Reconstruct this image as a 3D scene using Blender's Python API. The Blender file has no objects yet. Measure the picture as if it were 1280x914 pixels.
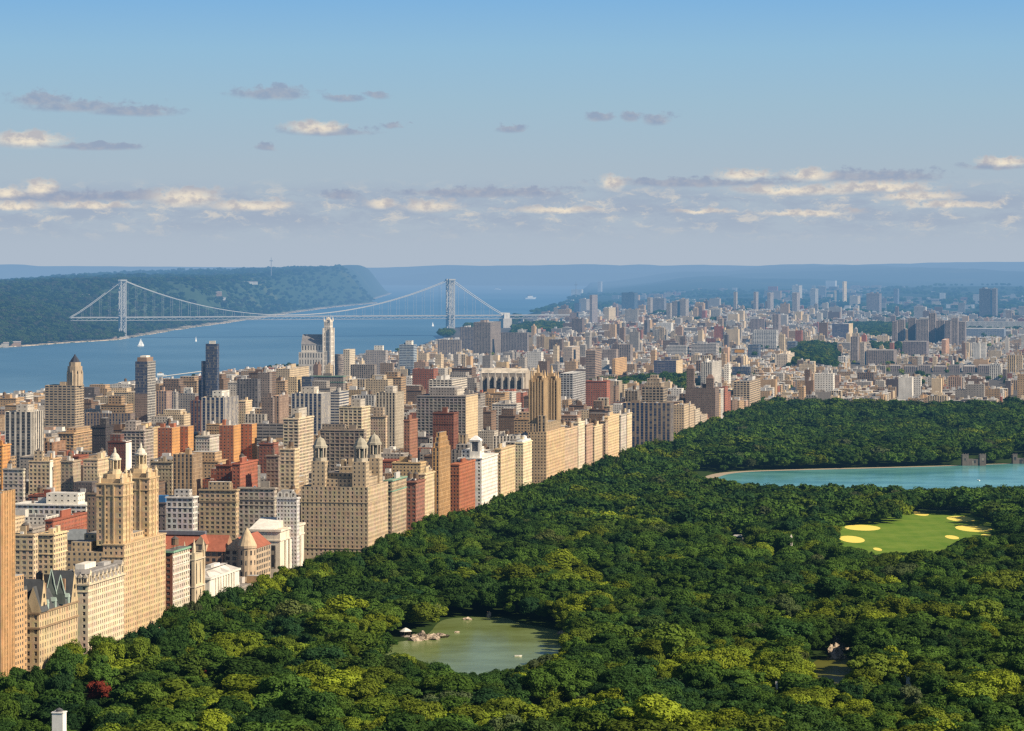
import bpy, math, random
import numpy as np
from mathutils import Vector, noise as mnoise

R = random.Random(7)
SC = bpy.context.scene
COL = SC.collection

# ------------------------------------------------------------------ frame of the place
F = 4050.0            # focal length in photo pixels (photo 1280 wide)
HZ = 322.0            # row of the level horizon in the photo
ZC = 238.0            # height of the lookout above the avenue
A = math.atan(805 / F)  # heading of the avenues against the view axis
SA, CA = math.sin(A), math.cos(A)
W_CPW = 598.0
ROT = -A
WATER = -22.0


def XofPx(px, Y): return (px - 640) / F * Y
def PxOf(X, Y): return 640 + F * X / Y
def PyOf(Z, Y): return HZ + F * (ZC - Z) / Y
def depth(py, z=0.0): return (ZC - z) * F / (py - HZ)
def Ycpw(px): return F * (W_CPW / CA) / (1445 - px)
def sw(X, Y): return X * SA + Y * CA, -(X * CA - Y * SA)
def xy(s, w): return s * SA - w * CA, s * CA + w * SA
def sstep(a, b, x):
    t = min(1.0, max(0.0, (x - a) / (b - a)))
    return t * t * (3 - 2 * t)
def nz(x, y, z=0.0): return mnoise.noise(Vector((x, y, z)))
def fbm(x, y, o=4):
    return sum(nz(x * 2 ** i, y * 2 ** i, i * 7.3) / 2 ** i for i in range(o))


# ------------------------------------------------------------------ node helpers and materials
class NT:
    def __init__(self, tree): self.t = tree; self.n = tree.nodes; self.l = tree.links
    def new(self, kind, **kw):
        n = self.n.new(kind)
        for k, v in kw.items(): setattr(n, k, v)
        return n
    def put(self, sock, v):
        if v is None: return
        if hasattr(v, 'is_linked') or hasattr(v, 'links'): self.l.new(v, sock)
        else: sock.default_value = v
    def math(self, op, a, b=None, c=None, clamp=False):
        n = self.new('ShaderNodeMath', operation=op, use_clamp=clamp)
        for i, v in enumerate((a, b, c)): self.put(n.inputs[i], v)
        return n.outputs[0]
    def vec(self, op, a, b=None, c=None, out=0):
        n = self.new('ShaderNodeVectorMath', operation=op)
        for i, v in enumerate((a, b, c)): self.put(n.inputs[i], v)
        return n.outputs[out]
    def mix(self, fac, a, b, blend='MIX'):
        n = self.new('ShaderNodeMix', data_type='RGBA', blend_type=blend)
        self.put(n.inputs[0], fac); self.put(n.inputs[6], a); self.put(n.inputs[7], b)
        return n.outputs[2]
    def maprange(self, v, a, b, c=0.0, d=1.0, smooth=True):
        n = self.new('ShaderNodeMapRange', interpolation_type='SMOOTHSTEP' if smooth else 'LINEAR')
        self.put(n.inputs[0], v)
        for i, x in enumerate((a, b, c, d)): self.put(n.inputs[i + 1], x)
        return n.outputs[0]
    def noise(self, vec, scale, detail=4.0, rough=0.55, out=0):
        n = self.new('ShaderNodeTexNoise')
        self.put(n.inputs['Vector'], vec)
        n.inputs['Scale'].default_value = scale; n.inputs['Detail'].default_value = detail
        n.inputs['Roughness'].default_value = rough
        return n.outputs[out]
    def attr(self, name, kind='GEOMETRY', out=0):
        return self.new('ShaderNodeAttribute', attribute_name=name, attribute_type=kind).outputs[out]
    def sep(self, v):
        n = self.new('ShaderNodeSeparateXYZ'); self.put(n.inputs[0], v); return n.outputs
    def comb(self, x, y, z=0.0):
        n = self.new('ShaderNodeCombineXYZ')
        for i, v in enumerate((x, y, z)): self.put(n.inputs[i], v)
        return n.outputs[0]


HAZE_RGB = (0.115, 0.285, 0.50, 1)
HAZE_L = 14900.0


def haze_group():  # haze painted onto surfaces: each blends to a haze-coloured glow with distance
    g = bpy.data.node_groups.new('painted_haze', 'ShaderNodeTree')
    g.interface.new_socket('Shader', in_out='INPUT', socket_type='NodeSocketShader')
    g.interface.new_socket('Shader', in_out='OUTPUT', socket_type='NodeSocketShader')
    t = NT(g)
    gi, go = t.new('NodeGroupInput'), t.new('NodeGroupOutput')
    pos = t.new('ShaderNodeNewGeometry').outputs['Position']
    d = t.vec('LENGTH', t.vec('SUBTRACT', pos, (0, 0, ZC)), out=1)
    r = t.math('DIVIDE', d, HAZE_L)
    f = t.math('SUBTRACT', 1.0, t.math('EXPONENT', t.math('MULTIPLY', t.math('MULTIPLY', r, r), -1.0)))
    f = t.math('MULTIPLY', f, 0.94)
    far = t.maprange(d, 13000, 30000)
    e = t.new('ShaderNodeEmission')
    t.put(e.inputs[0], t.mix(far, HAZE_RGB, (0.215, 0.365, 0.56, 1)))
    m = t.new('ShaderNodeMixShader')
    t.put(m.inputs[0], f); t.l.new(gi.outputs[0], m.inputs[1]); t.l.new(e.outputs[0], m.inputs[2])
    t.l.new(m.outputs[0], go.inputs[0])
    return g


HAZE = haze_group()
MAT = {}


def material(name):
    m = bpy.data.materials.new(name); m.use_nodes = True
    m.cycles.emission_sampling = 'NONE'
    t = NT(m.node_tree); t.n.clear()
    MAT[name] = m
    out = t.new('ShaderNodeOutputMaterial')
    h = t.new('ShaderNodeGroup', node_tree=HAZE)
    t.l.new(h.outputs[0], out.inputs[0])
    return m, t, h


def principled(t, h, col, rough=0.8, spec=0.3, metal=0.0, normal=None):
    b = t.new('ShaderNodeBsdfPrincipled')
    t.put(b.inputs['Base Color'], col); t.put(b.inputs['Roughness'], rough)
    t.put(b.inputs['Specular IOR Level'], spec); t.put(b.inputs['Metallic'], metal)
    if normal is not None: t.put(b.inputs['Normal'], normal)
    t.l.new(b.outputs[0], h.inputs[0])
    return b


def make_materials():
    # walls with rows of windows laid out in metres
    m, t, h = material('facade')
    uv = t.sep(t.new('ShaderNodeUVMap', uv_map='UVMap').outputs[0])
    par = t.new('ShaderNodeAttribute', attribute_name='Par')
    ps = t.sep(par.outputs['Vector'])
    wy = par.outputs['Alpha']
    cu = t.math('DIVIDE', uv[0], t.math('MAXIMUM', ps[0], 0.1)); cv = t.math('DIVIDE', uv[1], t.math('MAXIMUM', ps[1], 0.1))
    fx = t.math('ABSOLUTE', t.math('SUBTRACT', t.math('FRACT', cu), 0.5))
    fy = t.math('ABSOLUTE', t.math('SUBTRACT', t.math('FRACT', cv), 0.5))
    mx = t.math('LESS_THAN', fx, t.math('MULTIPLY', ps[2], 0.5)); my = t.math('LESS_THAN', fy, t.math('MULTIPLY', wy, 0.5))
    mask = t.math('MULTIPLY', mx, my)
    sill = t.math('MULTIPLY', t.math('LESS_THAN', fx, t.math('MULTIPLY_ADD', ps[2], 0.5, 0.07)), t.math('LESS_THAN', fy, t.math('MULTIPLY_ADD', wy, 0.5, 0.09)))
    sill = t.math('MULTIPLY', sill, t.math('GREATER_THAN', ps[2], 0.01))
    cell = t.comb(t.math('FLOOR', cu), t.math('FLOOR', cv), 0)
    wn = t.new('ShaderNodeTexWhiteNoise', noise_dimensions='3D')
    pos = t.new('ShaderNodeNewGeometry').outputs['Position']
    big = t.vec('FLOOR', t.vec('SCALE', pos, None)); big.node.inputs[0].default_value = (0, 0, 0)
    t.l.new(cell, wn.inputs[0])
    rnd = wn.outputs[0]
    pale = t.math('GREATER_THAN', rnd, 0.80)
    gl = t.attr('Gls')
    glass = t.mix(t.math('MULTIPLY', t.math('POWER', rnd, 2.0), 0.5), gl, (0.10, 0.11, 0.12, 1))
    glass = t.mix(t.math('MULTIPLY', pale, 0.55), glass, (0.26, 0.23, 0.19, 1))
    col = t.attr('Col')
    n1 = t.noise(pos, 0.06, 5); n2 = t.noise(t.vec('MULTIPLY', pos, (1.0, 1.0, 0.08)), 0.35, 3)
    k = t.math('ADD', t.math('MULTIPLY', n1, 0.7), t.math('MULTIPLY', n2, 0.65))
    wall = t.mix(1.0, col, t.comb(*[t.math('ADD', k, 0.33)] * 3), 'MULTIPLY')
    floorn = t.new('ShaderNodeTexWhiteNoise', noise_dimensions='1D'); t.l.new(t.math('FLOOR', cv), floorn.inputs['W'])
    fl = t.math('MULTIPLY_ADD', floorn.outputs[0], 0.14, 0.92)
    wall = t.mix(1.0, wall, t.comb(fl, fl, fl), 'MULTIPLY')
    wall = t.mix(t.math('MULTIPLY', sill, 0.22), wall, (0.62, 0.56, 0.46, 1))
    final = t.mix(mask, wall, glass)
    bmp = t.new('ShaderNodeBump'); bmp.inputs['Strength'].default_value = 0.6; bmp.inputs['Distance'].default_value = 0.35
    t.put(bmp.inputs['Height'], t.math('SUBTRACT', 1.0, mask))
    principled(t, h, final, t.math('MULTIPLY_ADD', mask, -0.68, 0.86), t.math('MULTIPLY_ADD', mask, 0.35, 0.15), 0.0, bmp.outputs[0])
    # plain masonry, roofs, painted metal: colour from the mesh
    m, t, h = material('masonry')
    pos = t.new('ShaderNodeNewGeometry').outputs['Position']
    n1 = t.noise(pos, 0.12, 6, 0.65); n2 = t.noise(t.vec('MULTIPLY', pos, (1, 1, 0.1)), 0.6, 3)
    k = t.math('ADD', t.math('MULTIPLY', n1, 0.85), t.math('MULTIPLY', n2, 0.7)); k = t.math('ADD', k, 0.23)
    principled(t, h, t.mix(1.0, t.attr('Col'), t.comb(k, k, k), 'MULTIPLY'), 0.85, 0.2)
    m, t, h = material('roofing')
    pos = t.new('ShaderNodeNewGeometry').outputs['Position']
    n1 = t.noise(pos, 0.09, 6, 0.7)
    vo = t.new('ShaderNodeTexVoronoi'); t.put(vo.inputs['Vector'], pos); vo.inputs['Scale'].default_value = 0.11
    patch = t.sep(vo.outputs['Color'])[0]
    k = t.math('ADD', t.math('MULTIPLY', n1, 0.9), t.math('MULTIPLY', patch, 0.45)); k = t.math('ADD', k, 0.3)
    principled(t, h, t.mix(1.0, t.attr('Col'), t.comb(k, k, k), 'MULTIPLY'), 0.9, 0.15)
    m, t, h = material('window_glass')
    oi = t.new('ShaderNodeNewGeometry').outputs['Position']
    wn = t.new('ShaderNodeTexWhiteNoise', noise_dimensions='3D'); t.l.new(t.vec('FLOOR', t.vec('MULTIPLY', oi, (0.33, 0.33, 0.33))), wn.inputs[0])
    c = t.mix(t.math('POWER', wn.outputs[0], 2.4), (0.035, 0.038, 0.046, 1), (0.34, 0.29, 0.23, 1))
    principled(t, h, c, 0.12, 0.5)
    m, t, h = material('steel')
    principled(t, h, t.attr('Col'), 0.5, 0.4, 0.15)
    # leaves: tint comes from each tree
    m, t, h = material('leaves')
    pos = t.new('ShaderNodeNewGeometry').outputs['Position']
    tint = t.attr('tint', 'INSTANCER')
    n = t.noise(pos, 0.33, 4, 0.6); n3 = t.noise(pos, 0.035, 3)
    k = t.math('ADD', t.math('MULTIPLY', n, 1.25), t.math('MULTIPLY', n3, 0.7)); k = t.math('ADD', k, 0.03)
    c = t.mix(1.0, tint, t.comb(k, k, k), 'MULTIPLY')
    b = t.new('ShaderNodeBsdfDiffuse'); t.put(b.inputs[0], c)
    tr = t.new('ShaderNodeBsdfTranslucent'); t.put(tr.inputs[0], t.mix(1.0, c, (1.25, 1.3, 0.5, 1), 'MULTIPLY'))
    ms = t.new('ShaderNodeMixShader'); ms.inputs[0].default_value = 0.2
    t.l.new(b.outputs[0], ms.inputs[1]); t.l.new(tr.outputs[0], ms.inputs[2]); t.l.new(ms.outputs[0], h.inputs[0])
    m, t, h = material('bark')
    pos = t.new('ShaderNodeNewGeometry').outputs['Position']
    principled(t, h, t.mix(t.noise(pos, 1.5, 4), (0.035, 0.026, 0.018, 1), (0.12, 0.09, 0.065, 1)), 0.9, 0.1)
    # wooded hills far away
    m, t, h = material('wooded_hill')
    pos = t.new('ShaderNodeNewGeometry').outputs['Position']
    n1 = t.noise(pos, 0.03, 6, 0.7); n2 = t.noise(pos, 0.002, 5, 0.6)
    c = t.mix(n1, (0.016, 0.036, 0.024, 1), (0.085, 0.125, 0.075, 1))  # greens dulled, part of the haze painted into the hill colour
    c = t.mix(t.maprange(n2, 0.5, 0.72), c, (0.10, 0.12, 0.06, 1))
    c = t.mix(t.math('MULTIPLY', t.maprange(t.sep(pos)[2], WATER + 9, WATER + 3), t.maprange(n1, 0.35, 0.6)), c, (0.55, 0.44, 0.33, 1))
    bm = t.new('ShaderNodeBump'); bm.inputs['Distance'].default_value = 14.0; bm.inputs['Strength'].default_value = 1.0
    t.put(bm.inputs['Height'], t.noise(pos, 0.025, 5, 0.65))
    principled(t, h, c, 0.95, 0.05, 0.0, bm.outputs[0])
    # city ground
    m, t, h = material('city_ground')
    pos = t.new('ShaderNodeNewGeometry').outputs['Position']
    n1 = t.noise(pos, 0.02, 6, 0.7)
    principled(t, h, t.mix(n1, (0.045, 0.043, 0.042, 1), (0.17, 0.155, 0.14, 1)), 0.9, 0.15)
    m, t, h = material('park_ground')
    pos = t.new('ShaderNodeNewGeometry').outputs['Position']
    n1 = t.noise(pos, 0.05, 6, 0.7)
    c = t.mix(n1, (0.012, 0.028, 0.008, 1), (0.05, 0.085, 0.02, 1))
    principled(t, h, c, 0.95, 0.05)
    m, t, h = material('lawn_grass')
    pos = t.new('ShaderNodeNewGeometry').outputs['Position']
    n1 = t.noise(pos, 0.03, 5, 0.65); n2 = t.noise(pos, 0.5, 3)
    c = t.mix(t.maprange(n1, .3, .7), (0.115, 0.22, 0.022, 1), (0.20, 0.29, 0.04, 1)); st = t.maprange(t.math('SINE', t.math('MULTIPLY', t.sep(t.vec('ADD', pos, t.new('ShaderNodeTexNoise').outputs[1]))[0], 0.45)), -.4, .4); c = t.mix(t.math('MULTIPLY', st, 0.16), c, (0.25, 0.31, 0.06, 1)); c = t.mix(t.math('MULTIPLY', n2, 0.4), c, (0.06, 0.11, 0.015, 1))
    principled(t, h, c, 0.95, 0.05)
    m, t, h = material('sand')
    pos = t.new('ShaderNodeNewGeometry').outputs['Position']
    principled(t, h, t.mix(t.noise(pos, 0.4, 5), (0.82, 0.66, 0.12, 1), (0.90, 0.76, 0.20, 1)), 0.95, 0.05)
    m, t, h = material('asphalt')
    pos = t.new('ShaderNodeNewGeometry').outputs['Position']
    principled(t, h, t.mix(t.noise(pos, 0.8, 5), (0.04, 0.04, 0.042, 1), (0.075, 0.072, 0.07, 1)), 0.9, 0.2)
    m, t, h = material('paint_line')
    principled(t, h, (0.7, 0.68, 0.6, 1), 0.8, 0.2)
    m, t, h = material('path_gravel')
    pos = t.new('ShaderNodeNewGeometry').outputs['Position']
    principled(t, h, t.mix(t.noise(pos, 0.3, 5), (0.30, 0.24, 0.17, 1), (0.48, 0.40, 0.30, 1)), 0.95, 0.05)
    m, t, h = material('rock')
    pos = t.new('ShaderNodeNewGeometry').outputs['Position']
    c = t.mix(t.maprange(t.noise(pos, 0.5, 6, 0.7), 0.35, 0.65), (0.10, 0.08, 0.06, 1), (0.58, 0.47, 0.36, 1))
    bm = t.new('ShaderNodeBump'); bm.inputs['Distance'].default_value = 0.8; t.put(bm.inputs['Height'], t.noise(pos, 0.6, 5))
    principled(t, h, c, 0.9, 0.1, 0.0, bm.outputs[0])

    def water(name, c1, c2, sx, sy, dist, rough, spec, big):
        m, t, h = material(name)
        pos = t.new('ShaderNodeNewGeometry').outputs['Position']
        p2 = t.vec('MULTIPLY', pos, (sx, sy, 1))
        bm = t.new('ShaderNodeBump'); bm.inputs['Distance'].default_value = dist; bm.inputs['Strength'].default_value = 1.0
        t.put(bm.inputs['Height'], t.noise(p2, 1.0, 5, 0.6))
        n = t.maprange(t.noise(t.vec('MULTIPLY', pos, big), 1.0, 5, 0.6), 0.32, 0.68)
        principled(t, h, t.mix(n, c1, c2), rough, spec, 0.0, bm.outputs[0])
    water('river_water', (0.07, 0.165, 0.255, 1), (0.13, 0.25, 0.35, 1), 0.02, 0.012, 1.2, 0.35, 0.2, (0.0012, 0.0006, 1))
    water('reservoir_water', (0.06, 0.22, 0.21, 1), (0.15, 0.39, 0.37, 1), 0.10, 0.05, 0.28, 0.2, 0.14, (0.011, 0.02, 1))
    water('pond_water', (0.10, 0.105, 0.015, 1), (0.13, 0.135, 0.03, 1), 0.2, 0.1, 0.2, 0.4, 0.04, (0.03, 0.04, 1))
    water('lake_water', (0.135, 0.17, 0.04, 1), (0.20, 0.26, 0.10, 1), 0.2, 0.1, 0.12, 0.2, 0.05, (0.02, 0.03, 1))


make_materials()


# ------------------------------------------------------------------ mesh builder
class MB:
    """Collects faces, then links them as ONE mesh object."""
    def __init__(self):
        self.v, self.f, self.m, self.c, self.p, self.g, self.uv = [], [], [], [], [], [], []
        self.mats = []
        self.T = None
    def pt(self, p):
        if self.T is None: return p
        ox, oy, oz, c, s = self.T
        return (ox + p[0] * c - p[1] * s, oy + p[0] * s + p[1] * c, oz + p[2])
    def face(self, pts, mat, col=(1, 1, 1), par=(0, 0, 0, 0), uvs=None, gls=(0.036, 0.038, 0.046)):
        i = len(self.v)
        self.v.extend(self.pt(p) for p in pts)
        self.f.append(tuple(range(i, i + len(pts))))
        if mat not in self.mats: self.mats.append(mat)
        self.m.append(self.mats.index(mat)); self.c.append((*col, 1.0)); self.p.append(par); self.g.append((*gls, 1.0))
        self.uv.extend(uvs if uvs else [(0.0, 0.0)] * len(pts))
    def wall(self, a, b, z0, z1, mat, col, par=(0, 0, 0, 0), gls=(0.036, 0.038, 0.046)):
        """upright wall from a to b, its outer side on the right hand of a->b seen from above"""
        L = math.hypot(b[0] - a[0], b[1] - a[1])
        if par[2] > 0:
            n = max(1, round(L / par[0])); par = (L / n, par[1], par[2], par[3])
        H = z1 - z0
        self.face([(a[0], a[1], z0), (b[0], b[1], z0), (b[0], b[1], z1), (a[0], a[1], z1)], mat, col, par,
                  [(0, -H), (L, -H), (L, 0), (0, 0)], gls)
    def box(self, x0, x1, y0, y1, z0, z1, mat, col, par=(0, 0, 0, 0), topmat=None, topcol=None, bottom=False, top=True, gls=(0.036, 0.038, 0.046)):
        self.wall((x0, y0), (x1, y0), z0, z1, mat, col, par, gls); self.wall((x1, y0), (x1, y1), z0, z1, mat, col, par, gls)
        self.wall((x1, y1), (x0, y1), z0, z1, mat, col, par, gls); self.wall((x0, y1), (x0, y0), z0, z1, mat, col, par, gls)
        if top: self.face([(x0, y0, z1), (x1, y0, z1), (x1, y1, z1), (x0, y1, z1)], topmat or mat, topcol or col)
        if bottom: self.face([(x0, y1, z0), (x1, y1, z0), (x1, y0, z0), (x0, y0, z0)], mat, col)
    def rings(self, rings, mat, col, cap=True, capb=False):
        """rings: list of equal-length point lists, bottom to top (counter-clockwise)"""
        n = len(rings[0])
        for r0, r1 in zip(rings, rings[1:]):
            for i in range(n):
                j = (i + 1) % n
                self.face([r0[i], r0[j], r1[j], r1[i]], mat, col)
        if cap: self.face(list(rings[-1]), mat, col)
        if capb: self.face(list(reversed(rings[0])), mat, col)
    def lathe(self, cx, cy, prof, n, mat, col, rot=0.0):
        rs = [[(cx + r * math.cos(rot + 2 * math.pi * i / n), cy + r * math.sin(rot + 2 * math.pi * i / n), z) for i in range(n)] for r, z in prof]
        self.rings(rs, mat, col, capb=True)
    def tube(self, a, b, r, mat, col, n=6, r2=None):
        a, b = Vector(a), Vector(b); d = (b - a).normalized()
        u = d.orthogonal().normalized(); w = d.cross(u); r2 = r if r2 is None else r2
        rs = [[tuple(p + (u * math.cos(2 * math.pi * i / n) + w * math.sin(2 * math.pi * i / n)) * q) for i in range(n)] for p, q in ((a, r), (b, r2))]
        self.rings(rs, mat, col, capb=True)
    def gable(self, x0, x1, y0, y1, z0, z1, mat, col, axis='y', wallmat=None, wallcol=None):
        """pitched roof with its ridge along axis"""
        wm, wc = wallmat or mat, wallcol or col
        if axis == 'y':
            xm = (x0 + x1) / 2
            self.face([(x1, y0, z0), (x1, y1, z0), (xm, y1, z1), (xm, y0, z1)], mat, col)
            self.face([(x0, y1, z0), (x0, y0, z0), (xm, y0, z1), (xm, y1, z1)], mat, col)
            self.face([(x0, y0, z0), (x1, y0, z0), (xm, y0, z1)], wm, wc); self.face([(x1, y1, z0), (x0, y1, z0), (xm, y1, z1)], wm, wc)
        else:
            ym = (y0 + y1) / 2
            self.face([(x0, y0, z0), (x1, y0, z0), (x1, ym, z1), (x0, ym, z1)], mat, col)
            self.face([(x1, y1, z0), (x0, y1, z0), (x0, ym, z1), (x1, ym, z1)], mat, col)
            self.face([(x1, y0, z0), (x1, y1, z0), (x1, ym, z1)], wm, wc); self.face([(x0, y1, z0), (x0, y0, z0), (x0, ym, z1)], wm, wc)
    def hip(self, x0, x1, y0, y1, z0, z1, k, mat, col):
        """hipped or mansard cap: sides lean in by k, flat top"""
        lo = [(x0, y0, z0), (x1, y0, z0), (x1, y1, z0), (x0, y1, z0)]
        hi = [(x0 + k, y0 + k, z1), (x1 - k, y0 + k, z1), (x1 - k, y1 - k, z1), (x0 + k, y1 - k, z1)]
        self.rings([lo, hi], mat, col)
    def mesh(self, name):
        me = bpy.data.meshes.new(name)
        me.from_pydata(self.v, [], self.f)
        for m in self.mats: me.materials.append(MAT[m])
        me.polygons.foreach_set('material_index', self.m)
        for nm, data in (('Col', self.c), ('Par', self.p), ('Gls', self.g)):
            at = me.attributes.new(nm, 'FLOAT_COLOR', 'FACE'); at.data.foreach_set('color', np.asarray(data, dtype=np.float32).ravel())
        uv = me.uv_layers.new(name='UVMap'); uv.data.foreach_set('uv', np.asarray(self.uv, dtype=np.float32).ravel())
        me.update()
        return me
    def build(self, name, parent=None):
        if not self.f: return None
        o = bpy.data.objects.new(name, self.mesh(name)); COL.objects.link(o)
        if parent is not None: o.parent = parent
        return o


def tag(o, label=None, cat=None, group=None, kind=None):
    if label: o['label'] = label
    if cat: o['category'] = cat
    if group: o['group'] = group
    if kind: o['kind'] = kind
    return o


def thing(name, label, cat, loc, rz=ROT, group=None):
    o = bpy.data.objects.new(name, None); o.empty_display_size = 5; COL.objects.link(o)
    o.location = loc; o.rotation_euler = (0, 0, rz)
    return tag(o, label, cat, group)


def sheet(name, pts, mat, label, z=None, kind='structure'):
    """flat polygon (fan over a triangulated outline) at height z"""
    from mathutils.geometry import tessellate_polygon
    P = [Vector((p[0], p[1], 0)) for p in pts]
    tris = tessellate_polygon([P])
    me = bpy.data.meshes.new(name)
    me.from_pydata([(p.x, p.y, z) for p in P], [], [tuple(t) for t in tris]); me.update()
    if me.polygons and me.polygons[0].normal.z < 0: me.flip_normals()
    me.materials.append(MAT[mat])
    o = bpy.data.objects.new(name, me); COL.objects.link(o)
    return tag(o, label, None, None, kind)


def inpoly(x, y, poly):
    c = False; j = len(poly) - 1
    for i in range(len(poly)):
        xi, yi = poly[i]; xj, yj = poly[j]
        if (yi > y) != (yj > y) and x < (xj - xi) * (y - yi) / (yj - yi) + xi: c = not c
        j = i
    return c


def interp(tab, x):
    if x <= tab[0][0]: return tab[0][1]
    for (a, va), (b, vb) in zip(tab, tab[1:]):
        if x <= b: return va + (vb - va) * (x - a) / (b - a)
    return tab[-1][1]


# ------------------------------------------------------------------ land and water
EAST_SHORE = [(4000, -463), (5291, 0), (6667, 300), (8226, 505), (9400, 556), (10223, 560), (10745, 552), (11084, 600), (12841, 648), (16000, 700), (21060, 722), (27700, 742), (29500, 740), (30300, 470), (60000, 470)]
WEST_SHORE = [(8400, -120), (9319, 0), (10223, 150), (11300, 205), (12840, 285), (14040, 332), (16450, 405), (18474, 474), (19300, 462), (22500, 486), (23400, 489), (24500, 470), (30300, 474), (60000, 474)]


def ground(X, Y):
    s, w = sw(X, Y)
    z = 30 * sstep(6500, 9500, Y) * sstep(800, 1400, w) * (1 - sstep(12000, 14000, Y)) * (0.12 + 0.88 * sstep(150, 800, (PxOf(X, Y) - interp(EAST_SHORE, Y)) * Y / F))
    z += 14 * math.exp(-(((w - 780) / 170) ** 2)) * sstep(4700, 5400, s) * (1 - sstep(8200, 9200, s))
    if Y > 12000:
        k = sstep(12500, 27000, Y)
        n = 0.5 + 0.62 * fbm(X / 2100 + 3.1, Y / 3600, 5)
        rise = sstep(0, 900, (PxOf(X, Y) - interp(EAST_SHORE, Y)) * Y / F)
        z += k * (45 + 140 * n) * (0.25 + 0.75 * rise) * (0.86 + 0.14 * sstep(500, 1250, PxOf(X, Y)))
    return z


def west_height(X, Y, di):
    P = 150 + 40 * sstep(11000, 22000, Y)
    cliff = sstep(0, 330 if Y < 13000 else 210, di)
    n = fbm(X / 900, Y / 1500, 4)
    low = 0.30 if Y < 10400 else 0.30 + 0.70 * sstep(10400, 12500, Y)
    near = sstep(60, 700, di)
    h = P * (low * cliff + (1 - low) * near) * math.exp(-(max(0, di - 200) / 2600) ** 2)
    return max(h * (1 + 0.10 * n) + 6 * n * cliff, 3 * cliff)


def grid_sheet(name, rows, cols, fn, mat, label, kind='structure', skirt=True):
    v, f = [], []
    for Y in rows:
        for t in cols: v.append(fn(Y, t))
    nc = len(cols)
    for i in range(len(rows) - 1):
        for j in range(nc - 1):
            a = i * nc + j
            f.append((a, a + 1, a + nc + 1, a + nc))
    me = bpy.data.meshes.new(name); me.from_pydata(v, [], f); me.update()
    me.materials.append(MAT[mat])
    for p in me.polygons: p.use_smooth = True
    o = bpy.data.objects.new(name, me); COL.objects.link(o)
    return tag(o, label, None, None, kind)


def land():
    rows = [1000 + 150 * i for i in range(60)] + [10000 + 100 * i for i in range(40)] + [14000 + 250 * i for i in range(64)] + [30300 + 700 * i for i in range(20)]
    cols = [0, 0.0004] + [(i / 90) ** 1.0 for i in range(1, 91)]

    def fe(Y, t):
        l = max(interp(EAST_SHORE, Y), -420); px = l + (1700 - l) * t
        X = XofPx(px, Y)
        return (X, Y, WATER - 3 if t == 0 else ground(X, Y) - 0.05)
    grid_sheet('ground', [r for r in rows if r < 13100], cols, fe, 'city_ground', 'grey city ground under the streets of the long island shore')
    grid_sheet('far_hills', [13000] + [r for r in rows if r >= 13100], cols, fe, 'wooded_hill', 'hazy blue wooded hills along the horizon behind the city', 'structure')
    rows2 = [8400 + 70 * i for i in range(115)] + [16500 + 160 * i for i in range(50)] + [24600 + 500 * i for i in range(12)]
    cols2 = [0, 0.0002, 0.003] + [0.003 + 0.997 * (i / 110) ** 1.5 for i in range(1, 111)]

    def fw(Y, t):
        r = interp(WEST_SHORE, Y) + 5 * nz(Y / 260, 1.7) * (1 if Y < 15000 else 0.4); px = r - (r + 420) * t
        X = XofPx(px, Y); di = (r - px) * Y / F
        if t == 0: return (X, Y, WATER - 3)
        return (X, Y, WATER + 2 + west_height(X, Y, di) * (1 - sstep(24500, 26500, Y) * 0.5))
    o = grid_sheet('cliff_terrain', rows2, cols2, fw, 'wooded_hill', 'dark green wooded cliffs on the far bank of the river')
    o.data.flip_normals()
    # the river, one sheet to the horizon
    sheet('river_water', [(-30000, 3500), (30000, 3500), (30000, 64000), (-30000, 64000)], 'river_water', 'broad blue river with faint ripples between city and cliffs', WATER)
    # low blue ridges behind the cliffs
    for nm, Y0, l, r, tab, lab in (
            ('ridge_terrain', 33000, -300, 250, [(-300, 331), (30, 330.5), (70, 335), (105, 343), (140, 352), (250, 358)], 'pale blue ridge on the horizon behind the wooded cliffs'),
            ('horizon_terrain', 44000, -300, 1600, [(-300, 334), (100, 332.5), (300, 334), (480, 334.5), (560, 331), (640, 333.5), (720, 334.5), (870, 331), (1000, 333), (1100, 330), (1200, 327.5), (1600, 326)], 'faintest blue hills closing off the horizon')):
        rws = [Y0, Y0 + 500, Y0 + 1200, Y0 + 2600]
        def fr(Y, t, Y0=Y0, l=l, r=r, tab=tab):
            px = l + (r - l) * t; k = (0.0, 0.7, 1.0, 0.5)[[0, 500, 1200, 2600].index(int(Y - Y0))]
            z = ZC - (interp(tab, px) + 0.7 * nz(px / 25, Y0)- HZ) * (Y0 + 1200) / F
            return (XofPx(px, Y0 + 1200) * Y / (Y0 + 1200), Y, WATER - 2 + (z - WATER) * k)
        grid_sheet(nm, rws, [i / 160 for i in range(161)], fr, 'wooded_hill', lab)


land()


def PP(px, py, z=0.0):
    Y = depth(py, z); return (XofPx(px, Y), Y)


# the park and what lies flat in it
def strip(s0, s1, w0, w1): return [xy(s0, w0), xy(s0, w1), xy(s1, w1), xy(s1, w0)]


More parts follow.
